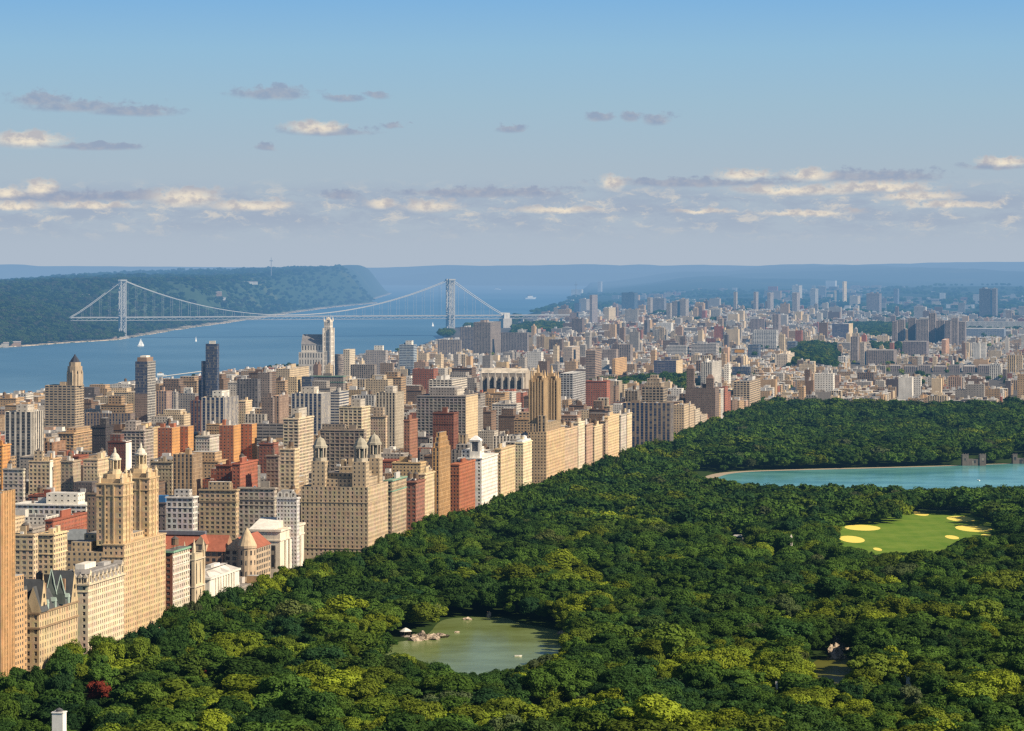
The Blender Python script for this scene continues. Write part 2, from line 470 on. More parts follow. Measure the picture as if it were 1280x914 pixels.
sheet('park_ground', strip(900, 4880, -700, 575), 'park_ground', 'dark grass and soil under the trees of the park', 0.05)
sheet('avenue_road', strip(900, 4960, 578, 594), 'asphalt', 'asphalt avenue along the edge of the park', 0.10)
sheet('road_marking', strip(900, 4960, 585.9, 586.1), 'paint_line', 'pale centre line along the park avenue', 0.14)
sheet('park_street', strip(4884, 4902, -700, 575), 'asphalt', 'asphalt street at the far end of the park', 0.10)
mb = MB(); mb.T = (0, 0, 0, CA, -SA)
mb.box(-597.6, -594.4, 900, 4960, 0, 0.14, 'masonry', (0.36, 0.34, 0.31)); mb.box(-577.6, -574.6, 900, 4860, 0, 0.14, 'masonry', (0.3, 0.28, 0.25))
tag(mb.build('pavement'), 'grey kerbed pavements beside the park avenue', None, None, 'structure')
LAKE = [PP(*p) for p in ((452, 806), (500, 803), (535, 796), (548, 776), (572, 772), (632, 771), (645, 779), (690, 786), (706, 793), (708, 810), (702, 834), (690, 852), (600, 860), (500, 842), (440, 820))]
RESERVOIR = [PP(*p) for p in ((888, 603), (902, 594), (930, 590), (1000, 588), (1100, 585.5), (1185, 583), (1262, 580), (1400, 576), (1420, 622), (1250, 628), (1050, 626), (900, 615))]
LAWN = [PP(*p) for p in ((1035, 664), (1060, 652), (1120, 640), (1212, 639), (1245, 655), (1262, 680), (1255, 712), (1070, 712), (1030, 690))]
POND = [PP(*p) for p in ((1016, 824), (1050, 821), (1072, 826), (1080, 850), (1070, 884), (1010, 884), (1005, 850))]
TERRACE = [PP(*p) for p in ((655, 899), (722, 900), (735, 918), (640, 918))]


def grow(poly, k):
    cx = sum(p[0] for p in poly) / len(poly); cy = sum(p[1] for p in poly) / len(poly)
    out = []
    for x, y in poly:
        d = math.hypot(x - cx, y - cy); out.append((cx + (x - cx) * (1 + k / d), cy + (y - cy) * (1 + k / d)))
    return out


def smooth_poly(poly, n=3):
    for _ in range(n):
        q = []
        for a, b in zip(poly, poly[1:] + poly[:1]):
            q.append((a[0] * .75 + b[0] * .25, a[1] * .75 + b[1] * .25)); q.append((a[0] * .25 + b[0] * .75, a[1] * .25 + b[1] * .75))
        poly = q
    return poly


LAKE, RESERVOIR, LAWN, POND = (smooth_poly(p) for p in (LAKE, RESERVOIR, LAWN, POND))
sheet('reservoir_path', grow(RESERVOIR, 16), 'path_gravel', 'tan gravel running path round the reservoir', 0.15)
sheet('reservoir_water', RESERVOIR, 'reservoir_water', 'turquoise reservoir behind the ball fields', 0.22)
sheet('lake_water', LAKE, 'lake_water', 'grey green park lake ringed by trees', 0.15)
sheet('pond_water', POND, 'pond_water', 'small olive pond below the pale rocks', 0.15)
sheet('lawn', LAWN, 'lawn_grass', 'bright green lawn with ball fields', 0.15)
for i, (px, py, rx, ry) in enumerate(((1078, 660, 22, 3.6), (1065, 674.5, 15, 4.4), (1217, 661, 22, 4.2), (1201, 649, 17, 3.4), (1151, 642.5, 9, 2.6), (1190, 672, 8, 2.5), (1234, 670, 7, 2.0), (1097, 687, 5, 2.0))):
    c = PP(px, py); ax = rx * c[1] / F; ay = abs(PP(px, py - ry)[1] - c[1])
    sheet('infield_ground', [(c[0] + ax * math.cos(k / 28 * 6.2832), c[1] + ay * math.sin(k / 28 * 6.2832)) for k in range(28)], 'sand', 'yellow sand infield on the green lawn', 0.20 + 0.04 * (i % 2))
sheet('terrace_ground', TERRACE, 'path_gravel', 'pale paved terrace glimpsed between trees', 0.15)
CLEAR = [
    [(470, 806), (505, 800), (548, 782), (560, 772), (632, 771), (645, 780), (690, 786), (704, 793), (694, 812), (655, 822), (640, 830), (622, 838), (575, 833), (540, 826), (520, 816), (480, 811)],
    [(498, 785), (556, 785), (556, 806), (498, 806)],
    [(900, 593), (1000, 589), (1185, 584), (1290, 581), (1290, 603), (1200, 606), (1130, 604), (1060, 603), (1000, 605), (930, 602)],
    [(1049, 680), (1053, 655), (1086, 650), (1136, 650), (1142, 637), (1212, 637), (1216, 648), (1242, 654), (1242, 668), (1196, 670), (1180, 688), (1094, 690), (1078, 684)],
    [(1030, 826), (1062, 824), (1058, 842), (1036, 848)], [(1038, 803), (1057, 803), (1057, 825), (1038, 825)],
    [(1200, 565), (1232, 565), (1232, 584), (1200, 584)], [(1264, 564), (1290, 564), (1290, 580), (1264, 580)],
    ([(106, 851), (140, 851), (140, 870), (106, 870)], 1705), ([(256, 825), (274, 825), (274, 833), (256, 833)], 1765),
    ([(985, 666), (993, 666), (993, 681), (985, 681)], 2480), ([(65, 885), (83, 885), (83, 914), (65, 914)], 1490),
    ([(1130, 842), (1141, 842), (1141, 857), (1130, 857)], 1740), ([(967, 851), (974, 851), (974, 867), (967, 867)], 1700),
    [(665, 900), (718, 901), (718, 910), (665, 910)], [(885, 585), (905, 589), (1240, 579), (1240, 585), (905, 597), (885, 597)],
    [(870, 584), (900, 584), (900, 592), (870, 592)], ([(914, 667), (930, 667), (930, 676), (914, 676)], 2720),
]


# ------------------------------------------------------------------ buildings
TAN = (0.45, 0.305, 0.175); CRM = (0.58, 0.455, 0.30); WHT = (0.74, 0.70, 0.61); GRY = (0.33, 0.295, 0.26); BRN = (0.20, 0.13, 0.09)
RED = (0.30, 0.105, 0.06); ORG = (0.55, 0.275, 0.10); DRK = (0.06, 0.055, 0.06); PNK = (0.43, 0.285, 0.20); LGT = (0.52, 0.47, 0.40); DBR = (0.13, 0.085, 0.065)
MAR = (0.34, 0.12, 0.075); BLU = (0.09, 0.12, 0.17)
ROOFS = [(0.30, 0.28, 0.26), (0.20, 0.19, 0.18), (0.45, 0.43, 0.40), (0.62, 0.60, 0.56), (0.13, 0.12, 0.12), (0.34, 0.27, 0.21)]
STY = {'std': (3.4, 3.2, .42, .50), 'big': (4.2, 3.4, .58, .55), 'strip': (7.0, 3.2, .94, .46), 'vert': (3.8, 3.2, .48, .90), 'fin': (5.2, 3.1, .62, .97),
       'glass': (1.7, 3.6, .86, .92), 'balc': (5.5, 3.1, .72, .60), 'fine': (2.6, 3.0, .45, .48), 'grid': (4.6, 3.3, .74, .70), 'loft': (4.6, 4.2, .60, .62), 'none': (0, 0, 0, 0)}
TAKEN = []      # footprints in street coordinates
SHOWN = []      # picture boxes of the placed buildings and how far down they show


def place(xL, xR, ytop, Y, D=None, xC=None):
    """corner that faces the viewer and the park, width along the street, depth along the avenue, height"""
    tL, tR = (xL - 640) / F, (xR - 640) / F
    if xC is None:
        Xc = tR * (Y + D * CA) - D * SA
        xC = PxOf(Xc, Y)
        if xC < xL + 2: xC = xL + 2
    Xc = XofPx(xC, Y)
    if D is None: D = max(8.0, (tR * Y - Xc) / (SA - tR * CA))
    W = max(6.0, (Xc - tL * Y) / (CA + tL * SA))
    g = ground(Xc, Y)
    H = ZC - (ytop - HZ) * Y / F - g
    return Xc, Y, W, D, H, g


def register(Xc, Y, W, D, xL, xR, ytop, yvis, pad=2.0):
    s, w = sw(Xc, Y)
    TAKEN.append((s - pad, s + D + pad, w - pad, w + W + pad))
    SHOWN.append((xL, xR, ytop, yvis, Y))


def centre(Xc, Y, W, D, g=0.0):
    s, w = sw(Xc, Y)
    X, Yc = xy(s + D / 2, w + W / 2)
    return (X, Yc, g)


def shell(mw, mr, x0, x1, y0, y1, z0, z1, col, par, roofcol, gls=(0.036, 0.038, 0.046), parapet=0.9, cut=0.45):
    """walls with a parapet into mw, sunken roof into mr"""
    mw.box(x0, x1, y0, y1, z0, z1, 'facade', col, par, top=False, gls=gls)
    a, b, c, d = x0 + cut, x1 - cut, y0 + cut, y1 - cut
    o = [(x0, y0, z1), (x1, y0, z1), (x1, y1, z1), (x0, y1, z1)]; i = [(a, c, z1), (b, c, z1), (b, d, z1), (a, d, z1)]
    low = [(p[0], p[1], z1 - parapet) for p in i]
    for k in range(4):
        j = (k + 1) % 4
        mw.face([o[k], o[j], i[j], i[k]], 'masonry', col); mw.face([i[k], i[j], low[j], low[k]], 'masonry', col)
    mr.face(low, 'roofing', roofcol)


def water_tank(mb, x, y, z, r=2.3, col=(0.16, 0.11, 0.075)):
    for dx in (-1, 1):
        for dy in (-1, 1): mb.tube((x + dx * r * .6, y + dy * r * .6, z), (x + dx * r * .6, y + dy * r * .6, z + 2.6), 0.16, 'steel', (0.10, 0.09, 0.085), 4)
    mb.lathe(x, y, [(r, z + 2.5), (r, z + 6.4)], 10, 'masonry', col)
    mb.lathe(x, y, [(r * 1.08, z + 6.4), (0.12, z + 8.3)], 10, 'masonry', (0.10, 0.09, 0.085))


def shade(col, f): return tuple(min(.9, c * f) for c in col)


def clutter(rng, W, D, H, roofcol, col, n=2, tank=True):
    """bulkheads, ducts and a tank for a roof of W x D at height H: list of (part name, builder)"""
    out = []
    for k in range(n):
        m = MB(); w = rng.uniform(.16, .36) * W; d = rng.uniform(.16, .36) * D; x = rng.uniform(-.32, .32) * W; y = rng.uniform(-.32, .32) * D
        h = rng.uniform(2.6, 5.5)
        m.box(x - w / 2, x + w / 2, y - d / 2, y + d / 2, H - .9, H + h, 'masonry', shade(col if rng.random() < .6 else (0.5, 0.48, 0.45), rng.uniform(.75, 1.1)), topmat='roofing', topcol=rng.choice(ROOFS))
        out.append(('bulkhead', m))
    for k in range(max(1, min(4, int(W * D / 200)))):
        m = MB(); x = rng.uniform(-.42, .42) * W; y = rng.uniform(-.42, .42) * D; q = rng.uniform(.6, 1.6)
        m.box(x - q, x + q, y - q * .7, y + q * .7, H - .9, H + rng.uniform(.2, 1.5), 'masonry', rng.choice([(0.55, 0.55, 0.54), (0.3, 0.3, 0.3), (0.7, 0.68, 0.64), (0.2, 0.17, 0.15)]))
        out.append(('roof_unit', m))
    if tank:
        m = MB(); water_tank(m, rng.uniform(-.3, .3) * W, rng.uniform(-.3, .3) * D, H - .9, rng.uniform(1.9, 2.6)); out.append(('water_tank', m))
    return out


def facade_cells(mw, wins, a, b, z0, z1, col, cw, ch, wx, wy, rec=0.32, base=0.0):
    """wall a->b with a real recessed opening in every cell; window places go to wins"""
    L = math.hypot(b[0] - a[0], b[1] - a[1]); dx, dy = (b[0] - a[0]) / L, (b[1] - a[1]) / L; nx, ny = dy, -dx
    if base > 0: mw.wall(a, b, z0, z0 + base, 'masonry', [min(1, c * 1.08) for c in col]); z0 += base
    n = max(1, round(L / cw)); m = max(1, round((z1 - z0) / ch)); cw = L / n; ch = (z1 - z0) / m
    hw, hh = cw * wx / 2, ch * wy / 2
    def P(u, z, d=0.0): return (a[0] + dx * u - nx * d, a[1] + dy * u - ny * d, z)
    rj = random.Random(int(L * 97 + z1 * 31)); ev = rj.choice((4, 5, 6, 99))
    for j in range(m):
        zb = z0 + j * ch; zc = zb + ch * .52; fl = (1.14 if j < 2 else 1.10 if j % ev == ev - 1 else 1.06 if j >= m - 2 else 1.0) * rj.uniform(.95, 1.04)
        for i in range(n):
            u0 = i * cw; u1 = u0 + cw; c = u0 + cw / 2
            A_, B_, C_, D_ = c - hw, c + hw, zc - hh, zc + hh
            k = [min(.9, c * fl * rj.uniform(.93, 1.06)) for c in col]
            mw.face([P(u0, zb), P(u1, zb), P(u1, C_), P(u0, C_)], 'masonry', k); mw.face([P(u0, D_), P(u1, D_), P(u1, zb + ch), P(u0, zb + ch)], 'masonry', k)
            mw.face([P(u0, C_), P(A_, C_), P(A_, D_), P(u0, D_)], 'masonry', k); mw.face([P(B_, C_), P(u1, C_), P(u1, D_), P(B_, D_)], 'masonry', k)
            mw.face([P(A_, C_), P(B_, C_), P(B_, C_, rec), P(A_, C_, rec)], 'masonry', (.55, .5, .42)); mw.face([P(B_, D_), P(A_, D_), P(A_, D_, rec), P(B_, D_, rec)], 'masonry', k)
            mw.face([P(A_, D_), P(A_, C_), P(A_, C_, rec), P(A_, D_, rec)], 'masonry', k); mw.face([P(B_, C_), P(B_, D_), P(B_, D_, rec), P(B_, C_, rec)], 'masonry', k)
            wins.append((P(c, zc, rec - .02), (dx, dy), hw * 2, hh * 2))


WIN_MESH = {}


def window_faces(mb, p, d, w, h):
    """one sash window centred on p, its wall running along d: pane, side frame and meeting rail"""
    nx, ny = d[1], -d[0]
    def Q(u, z, o): return (p[0] + d[0] * u + nx * o, p[1] + d[1] * u + ny * o, p[2] + z)
    mb.face([Q(-w / 2, -h / 2, 0), Q(w / 2, -h / 2, 0), Q(w / 2, h / 2, 0), Q(-w / 2, h / 2, 0)], 'window_glass')
    fc = (0.42, 0.38, 0.32); t = .07
    for u0, u1, z0, z1 in ((-w / 2, w / 2, -.05, .05), (-w / 2, -w / 2 + t, -h / 2, h / 2), (w / 2 - t, w / 2, -h / 2, h / 2), (-.04, .04, -h / 2, h / 2)):
        mb.face([Q(u0, z0, .05), Q(u1, z0, .05), Q(u1, z1, .05), Q(u0, z1, .05)], 'masonry', fc)


def hang_windows(root, wins, limit=100, z_from=0.0):
    """the windows that show largest become parts; what is beyond the limit is one part of its own"""
    wins = [w for w in wins if w[0][2] > z_from] + [w for w in wins if w[0][2] <= z_from]
    wins = wins[:]
    sel, rest = wins, []
    if len(wins) > limit:
        order = sorted(range(len(wins)), key=lambda i: (-(wins[i][2] * wins[i][3]) if wins[i][0][2] > z_from else 0, i))
        keep = set(order[:limit]); sel = [wins[i] for i in order[:limit]]; rest = [w for i, w in enumerate(wins) if i not in keep]
    for p, d, w, h in sel:
        key = (round(w, 2), round(h, 2), round(d[0], 2), round(d[1], 2))
        me = WIN_MESH.get(key)
        if me is None:
            m = MB(); window_faces(m, (0, 0, 0), d, w, h); me = WIN_MESH[key] = m.mesh('window')
        o = bpy.data.objects.new('window', me); COL.objects.link(o); o.parent = root; o.location = p
    if rest:
        m = MB()
        for p, d, w, h in rest: window_faces(m, p, d, w, h)
        tag(m.build('window', root), None, None, None, 'stuff')


def band(m, x0, x1, y0, y1, z0, z1, out, col):
    """cornice or string course round a rectangle, proud of the wall by out"""
    m.box(x0 - out, x1 + out, y0 - out, y1 + out, z0, z1, 'masonry', col, bottom=True)


def lantern(root, x, y, z, r, h, col, topcol, spire=True, n=8):
    """round temple: drum, ring of columns, dome and finial"""
    m = MB(); m.lathe(x, y, [(r * 1.15, z), (r * 1.15, z + h * .10), (r * .98, z + h * .10), (r * .98, z + h * .18)], 12, 'masonry', col); d = m.build('drum', root)
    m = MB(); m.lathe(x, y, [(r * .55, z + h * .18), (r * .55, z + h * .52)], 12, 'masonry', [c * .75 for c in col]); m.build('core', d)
    for k in range(n):
        a = 2 * math.pi * k / n; m = MB(); m.tube((x + r * .86 * math.cos(a), y + r * .86 * math.sin(a), z + h * .18), (x + r * .86 * math.cos(a), y + r * .86 * math.sin(a), z + h * .52), r * .13, 'masonry', col, 6); m.build('column', d)
    m = MB(); m.lathe(x, y, [(r * 1.06, z + h * .52), (r * 1.06, z + h * .58), (r * .8, z + h * .60), (r * .72, z + h * .68), (r * .45, z + h * .76), (r * .2, z + h * .80)], 12, 'masonry', topcol); dm = m.build('dome', root)
    if spire:
        m = MB(); m.lathe(x, y, [(r * .26, z + h * .80), (r * .22, z + h * .9), (r * .05, z + h)], 8, 'masonry', topcol); m.build('spire', dm)


def hero(name, label, cat, xL, xR, ytop, Y, xC=None, D=None, yvis=None, pad=2.0):
    Xc, Y, W, D, H, g = place(xL, xR, ytop, Y, D, xC)
    register(Xc, Y, W, D, xL, xR, ytop, yvis or ytop + 60, pad)
    return thing(name, label, cat, centre(Xc, Y, W, D, g)), W, D, H


# --- orange brick slab at the left edge
def orange_slab():
    r, W, D, H = hero('apartment_tower', 'orange brick apartment tower cut off by the left edge of the photo', 'apartment tower', -40, 18.5, 617, Ycpw(-6), xC=2, yvis=830)
    col = (0.57, 0.36, 0.185); mw, mr, wins = MB(), MB(), []
    x, y = W / 2, D / 2
    facade_cells(mw, wins, (-x, -y), (x, -y), 0, H, col, 3.4, 3.1, .42, .55); facade_cells(mw, wins, (x, -y), (x, y), 0, H, col, 3.2, 3.1, .42, .55)
    mw.wall((x, y), (-x, y), 0, H, 'masonry', col); mw.wall((-x, y), (-x, -y), 0, H, 'masonry', col)
    mr.face([(-x, -y, H - .6), (x, -y, H - .6), (x, y, H - .6), (-x, y, H - .6)], 'roofing', ROOFS[0])
    mw.build('wall', r); mr.build('roof', r)
    m = MB(); 
    for k in range(8): yy = -y + D * (k + .5) / 8; m.box(x, x + .5, yy - .5, yy + .5, 4, H + 1.0, 'masonry', col)
    m.build('pilaster', r)
    m = MB(); m.box(-x, x + .0, y + .003, y + 14, 0, H * .60, 'facade', col, STY['std'], topmat='roofing', topcol=ROOFS[2]); m.box(-x * .2, x - 1, y + 14.003, y + 22, 0, H * .52, 'facade', col, STY['std'], topmat='roofing', topcol=ROOFS[2]); m.build('setback_wing', r)
    hang_windows(r, wins, 100, H * .3)


# --- gabled block with copper turrets
def gabled_block():
    r, W, D, H = hero('gabled_apartment_house', 'gabled tan brick apartment house with dark slate roof and green copper turrets', 'apartment house', 22, 97, 768, Ycpw(49), xC=49, yvis=812)
    col = (0.52, 0.40, 0.24); x, y = W / 2, D / 2; mw, wins = MB(), []
    facade_cells(mw, wins, (-x, -y), (x, -y), 0, H, col, 4.6, 3.9, .38, .6); facade_cells(mw, wins, (x, -y), (x, y), 0, H, col, 4.1, 3.9, .38, .6)
    mw.wall((x, y), (-x, y), 0, H, 'facade', col, STY['std']); mw.wall((-x, y), (-x, -y), 0, H, 'facade', col, STY['std'])
    mw.build('wall', r); hang_windows(r, wins, 100, 8)
    m = MB()
    for z in (H, H - 8.2): band(m, -x, x, -y, y, z, z + 1.0, .7, (0.30, 0.21, 0.13))
    m.build('cornice', r)
    m = MB(); m.hip(-x, x, -y, y, H + 1.0, H + 11, 5.5, 'masonry', (0.075, 0.08, 0.085)); m.build('roof', r)
    gd = MB(); e = x + .45
    for yc, hw, h in ((-y + 6.5, 6.0, 17.5), (y - 6.5, 6.0, 17.5)):
        gd = MB(); zb = H + 1.0
        gd.face([(e, yc - hw, zb), (e, yc + hw, zb), (e, yc, zb + h)], 'masonry', col); 
        gd.face([(e, yc - hw, zb), (e, yc, zb + h), (e - 13, yc, zb + h), (e - 13, yc - hw, zb)], 'masonry', (0.08, 0.085, 0.09)); gd.face([(e, yc, zb + h), (e, yc + hw, zb), (e - 13, yc + hw, zb), (e - 13, yc, zb + h)], 'masonry', (0.08, 0.085, 0.09))
        for q in (.16, .42): gd.box(e, e + .25, yc - 1.1, yc - .3, zb + h * q, zb + h * q + 2.3, 'window_glass', (1, 1, 1)); gd.box(e, e + .25, yc + .3, yc + 1.1, zb + h * q, zb + h * q + 2.3, 'window_glass', (1, 1, 1))
        gd.lathe(e - .5, yc, [(.5, zb + h - .5), (.35, zb + h + 1), (.1, zb + h + 3)], 6, 'masonry', col)
        gd.build('gable', r)
    for xc in (-x + 9, x - 9):
        gd = MB(); zb = H + 1.0; hw, h = 5.0, 14; e2 = -y - .45
        gd.face([(xc - hw, e2, zb), (xc + hw, e2, zb), (xc, e2, zb + h)], 'masonry', col)
        gd.face([(xc + hw, e2, zb), (xc + hw, e2 + 12, zb), (xc, e2 + 12, zb + h), (xc, e2, zb + h)], 'masonry', (0.08, 0.085, 0.09)); gd.face([(xc - hw, e2 + 12, zb), (xc - hw, e2, zb), (xc, e2, zb + h), (xc, e2 + 12, zb + h)], 'masonry', (0.08, 0.085, 0.09)); gd.build('gable', r)
    cop = (0.33, 0.42, 0.37)
    for xc, yc, rr, h in ((x - 5.0, 2, 4.4, 21.5), (-x + 12, 4, 3.6, 18)):
        m = MB(); m.lathe(xc, yc, [(rr, H + 2), (rr * .95, H + 8), (rr * .4, H + h * .62), (.25, H + h)], 4, 'masonry', (0.07, 0.085, 0.08), math.pi / 4 + .3)
        for k in range(4):
            a = math.pi / 4 + .3 + k * math.pi / 2; m.tube((xc + rr * math.cos(a), yc + rr * math.sin(a), H + 7.5), (xc, yc, H + h), .28, 'masonry', cop, 5)
        m.build('turret', r)
    for yc in (-y + 14.5, y - 15, 5, -5):
        m = MB(); m.box(x - 3, x + .1, yc - 1.3, yc + 1.3, H + 1, H + 4.4, 'masonry', cop); m.gable(x - 5, x + .3, yc - 1.7, yc + 1.7, H + 4.4, H + 6.6, 'masonry', cop, 'x'); m.build('dormer', r)
    m = MB()
    for xc, yc in ((-4, -6), (6, 8), (-12, 6), (3, -16)): m.box(xc - 1.2, xc + 1.2, yc - .9, yc + .9, H + 9, H + 15.5, 'masonry', (0.33, 0.21, 0.13))
    m.build('chimney', r)
    m = MB(); m.lathe(x - 4, -y + 1.5, [(1.6, H + 1), (1.6, H + 6), (1.2, H + 8.5), (.2, H + 12)], 8, 'masonry', cop); m.build('turret', r)


# --- pale block with mansard
def mansard_block():
    r, W, D, H = hero('mansard_apartment_house', 'pale cream apartment house with mansard dormers between gabled block and twin towers', 'apartment house', 70, 155, 732, Ycpw(110), xC=110, yvis=795)
    col = (0.66, 0.55, 0.39); x, y = W / 2, D / 2; mw, wins = MB(), []
    facade_cells(mw, wins, (-x, -y), (x, -y), 0, H, col, 4.6, 3.6, .34, .55, base=4); facade_cells(mw, wins, (x, -y), (x, y), 0, H, col, 3.5, 3.6, .44, .58, base=4)
    mw.wall((x, y), (-x, y), 0, H, 'facade', col, STY['std']); mw.wall((-x, y), (-x, -y), 0, H, 'facade', col, STY['std'])
    mw.build('wall', r); hang_windows(r, wins, 100, 6)
    m = MB(); band(m, -x, x, -y, y, H, H + .9, 1.0, col); band(m, -x, x, -y, y, H - 4, H - 3.5, .35, col); band(m, -x, x, -y, y, 7.6, 8.2, .35, col); m.build('cornice', r)
    m = MB(); m.hip(-x, x, -y, y, H + .9, H + 7, 2.4, 'masonry', (0.25, 0.24, 0.235)); m.build('roof', r)
    for k in range(9):
        yc = -y + D * (k + .5) / 9; m = MB(); h = 5.5 if k in (0, 8) else 3.4; q = 1.9 if k in (0, 8) else 1.2
        m.box(x - 3, x + .2, yc - q, yc + q, H + .9, H + .9 + h, 'masonry', col); m.box(x + .2, x + .27, yc - q * .5, yc + q * .5, H + 1.7, H + h - .1, 'window_glass', (1, 1, 1)); m.gable(x - 5, x + .5, yc - q - .3, yc + q + .3, H + .9 + h, H + 2.6 + h * 1.15, 'masonry', (0.3, 0.28, 0.26), 'x', 'masonry', col); m.build('dormer', r)
    for k in range(6):
        xc = -x + W * (k + .5) / 6; m = MB(); m.box(xc - 1.1, xc + 1.1, -y - .2, -y + 3, H + .9, H + 4.2, 'masonry', col); m.box(xc - .55, xc + .55, -y - .27, -y - .2, H + 1.7, H + 3.8, 'window_glass', (1, 1, 1)); m.gable(xc - 1.4, xc + 1.4, -y - .4, -y + 5, H + 4.2, H + 6.4, 'masonry', (0.3, 0.28, 0.26), 'y', 'masonry', col); m.build('dormer', r)
    m = MB(); m.box(-x * .5, x * .1, -y * .4, y * .2, H + 7.05, H + 10, 'masonry', WHT); m.box(x * .1, x * .5, y * .3, y * .7, H + 7.05, H + 9, 'masonry', (.4, .39, .38)); m.build('bulkhead', r)


# --- twin towers with round temples
def twin_towers():
    r, W, D, H = hero('twin_tower_apartment_house', 'tan twin towered apartment house with columned round temples and spires on top', 'apartment tower', 83, 207, 682, Ycpw(155), xC=155, yvis=775)
    col = (0.55, 0.405, 0.24); x, y = W / 2, D / 2; mw, mr, wins = MB(), MB(), []
    facade_cells(mw, wins, (x - 13, -y), (x, -y), 0, H, col, 3.3, 3.2, .42, .55, base=5); facade_cells(mw, wins, (x, -y), (x, y), 0, H, col, 3.4, 3.2, .42, .55, base=5)
    mw.wall((-x, -y), (x - 13, -y), 0, H - 4, 'facade', col, STY['std']); mw.wall((x, y), (-x, y), 0, H, 'facade', col, STY['std']); mw.wall((-x, y), (-x, -y), 0, H - 4, 'facade', col, STY['std'])
    mr.face([(-x, -y, H - 4), (x - 13, -y, H - 4), (x - 13, y, H - 4), (-x, y, H - 4)], 'roofing', (0.36, 0.29, 0.22)); mr.face([(x - 13, -y, H - .6), (x, -y, H - .6), (x, y, H - .6), (x - 13, y, H - .6)], 'roofing', (0.36, 0.29, 0.22))
    mw.wall((x - 13, y), (x - 13, -y), H - 4, H, 'masonry', col)
    m = MB(); band(m, x - 13, x, -y, y, H, H + .7, .5, col); band(m, x - 13.0, x, -y, y, H - 7.2, H - 6.6, .4, col); m.build('cornice', r)
    m = MB(); m.box(-x + 3, x - 5, -y * .42, y * .42, H - 4, H + 4.5, 'facade', col, STY['std'], topmat='roofing', topcol=ROOFS[0]); m.box(-x + 2, -x + 14, -y + 3, -y + 17, H - 4, H + 1.5, 'facade', col, STY['std'], topmat='roofing', topcol=ROOFS[0]); m.build('penthouse', r)
    top = ZC - (606 - HZ) * Ycpw(158) / F; peak = ZC - (562 - HZ) * Ycpw(158) / F
    wins_t = []
    for yc in (-y + 12.5, y - 19):
        t = bpy.data.objects.new('tower', None); COL.objects.link(t); t.parent = r
        a, b, c, d = x - 18.0, x - 1.6, yc - 9.5, yc + 9.5; tw = MB(); tws = []
        facade_cells(tw, tws, (a, c), (b, c), H - .6, top, col, 4.0, 3.25, .34, .55); facade_cells(tw, tws, (b, c), (b, d), H - .6, top, col, 3.7, 3.25, .34, .55)
        tw.wall((b, d), (a, d), H - .6, top, 'facade', col, STY['std']); tw.wall((a, d), (a, c), H - .6, top, 'facade', col, STY['std'])
        tw.face([(a, c, top), (b, c, top), (b, d, top), (a, d, top)], 'roofing', (0.36, 0.29, 0.22))
        for q in (.30, .62): tw.box(a + (b - a) * q, a + (b - a) * q + .9, c - .5, c, H - .6, top, 'masonry', col); tw.box(b, b + .5, c + (d - c) * q, c + (d - c) * q + .9, H - .6, top, 'masonry', col)
        tw.build('wall', t)
        cm = MB(); band(cm, a, b, c, d, top, top + .8, .6, col); band(cm, a, b, c, d, top - 7, top - 6.4, .35, col); cm.build('cornice', t)
        st = MB(); xm, ym = (a + b) / 2, (c + d) / 2; dz = peak - top
        st.box(xm - 6.8, xm + 6.8, ym - 7.6, ym + 7.6, top + .8, top + dz * .16, 'masonry', col); st.lathe(xm, ym, [(7.2, top + dz * .16), (6.6, top + dz * .28)], 8, 'masonry', col, math.pi / 8)
        for sx in (-1, 1):
            for sy in (-1, 1): st.lathe(xm + sx * 7.0, ym + sy * 8.2, [(1.1, top + .8), (1.1, top + dz * .2), (1.4, top + dz * .2), (.5, top + dz * .28), (.1, top + dz * .36)], 6, 'masonry', CRM)
        st.build('setback', t)
        lantern(t, xm, ym, top + dz * .28, 3.7, dz * .76, (0.60, 0.48, 0.31), (0.62, 0.56, 0.46))
        hang_windows(t, tws, 60, H)
    mw.build('wall', r); mr.build('roof', r); hang_windows(r, wins, 100, 12)


# --- brick and limestone block with green cornice
def green_cornice_block():
    r, W, D, H = hero('apartment_house', 'red brick and pale stone apartment house with green copper cornice beside the gothic tower', 'apartment house', 205, 237, 690, Ycpw(216), xC=216, yvis=757)
    x, y = W / 2, D / 2; mw, wins = MB(), []; st = (0.60, 0.52, 0.42); rd = (0.26, 0.11, 0.07)
    facade_cells(mw, wins, (-x, -y), (x, -y), 0, H, rd, 4.5, 3.5, .36, .55); facade_cells(mw, wins, (x, -y), (x, y), 0, H, st, 4.4, 3.5, .5, .55)
    mw.wall((x, y), (-x, y), 0, H, 'facade', rd, STY['std']); mw.wall((-x, y), (-x, -y), 0, H, 'facade', rd, STY['std']); mw.build('wall', r); hang_windows(r, wins, 80, 4)
    m = MB(); m.face([(-x, -y, H + .55), (x, -y, H + .55), (x, y, H + .55), (-x, y, H + .55)], 'roofing', ROOFS[1]); m.build('roof', r)
    m = MB(); band(m, -x, x, -y, y, H - .6, H + .5, .9, (0.22, 0.38, 0.27)); m.build('cornice', r)
    m = MB(); 
    for k in range(10): z = H * (k + .6) / 10.3; m.box(x, x + .22, -y, y, z, z + .5, 'masonry', WHT)
    m.build('string_course', r)
    m = MB(); water_tank(m, 0, -y * .2, H + .5, 2.4); m.build('water_tank', r)


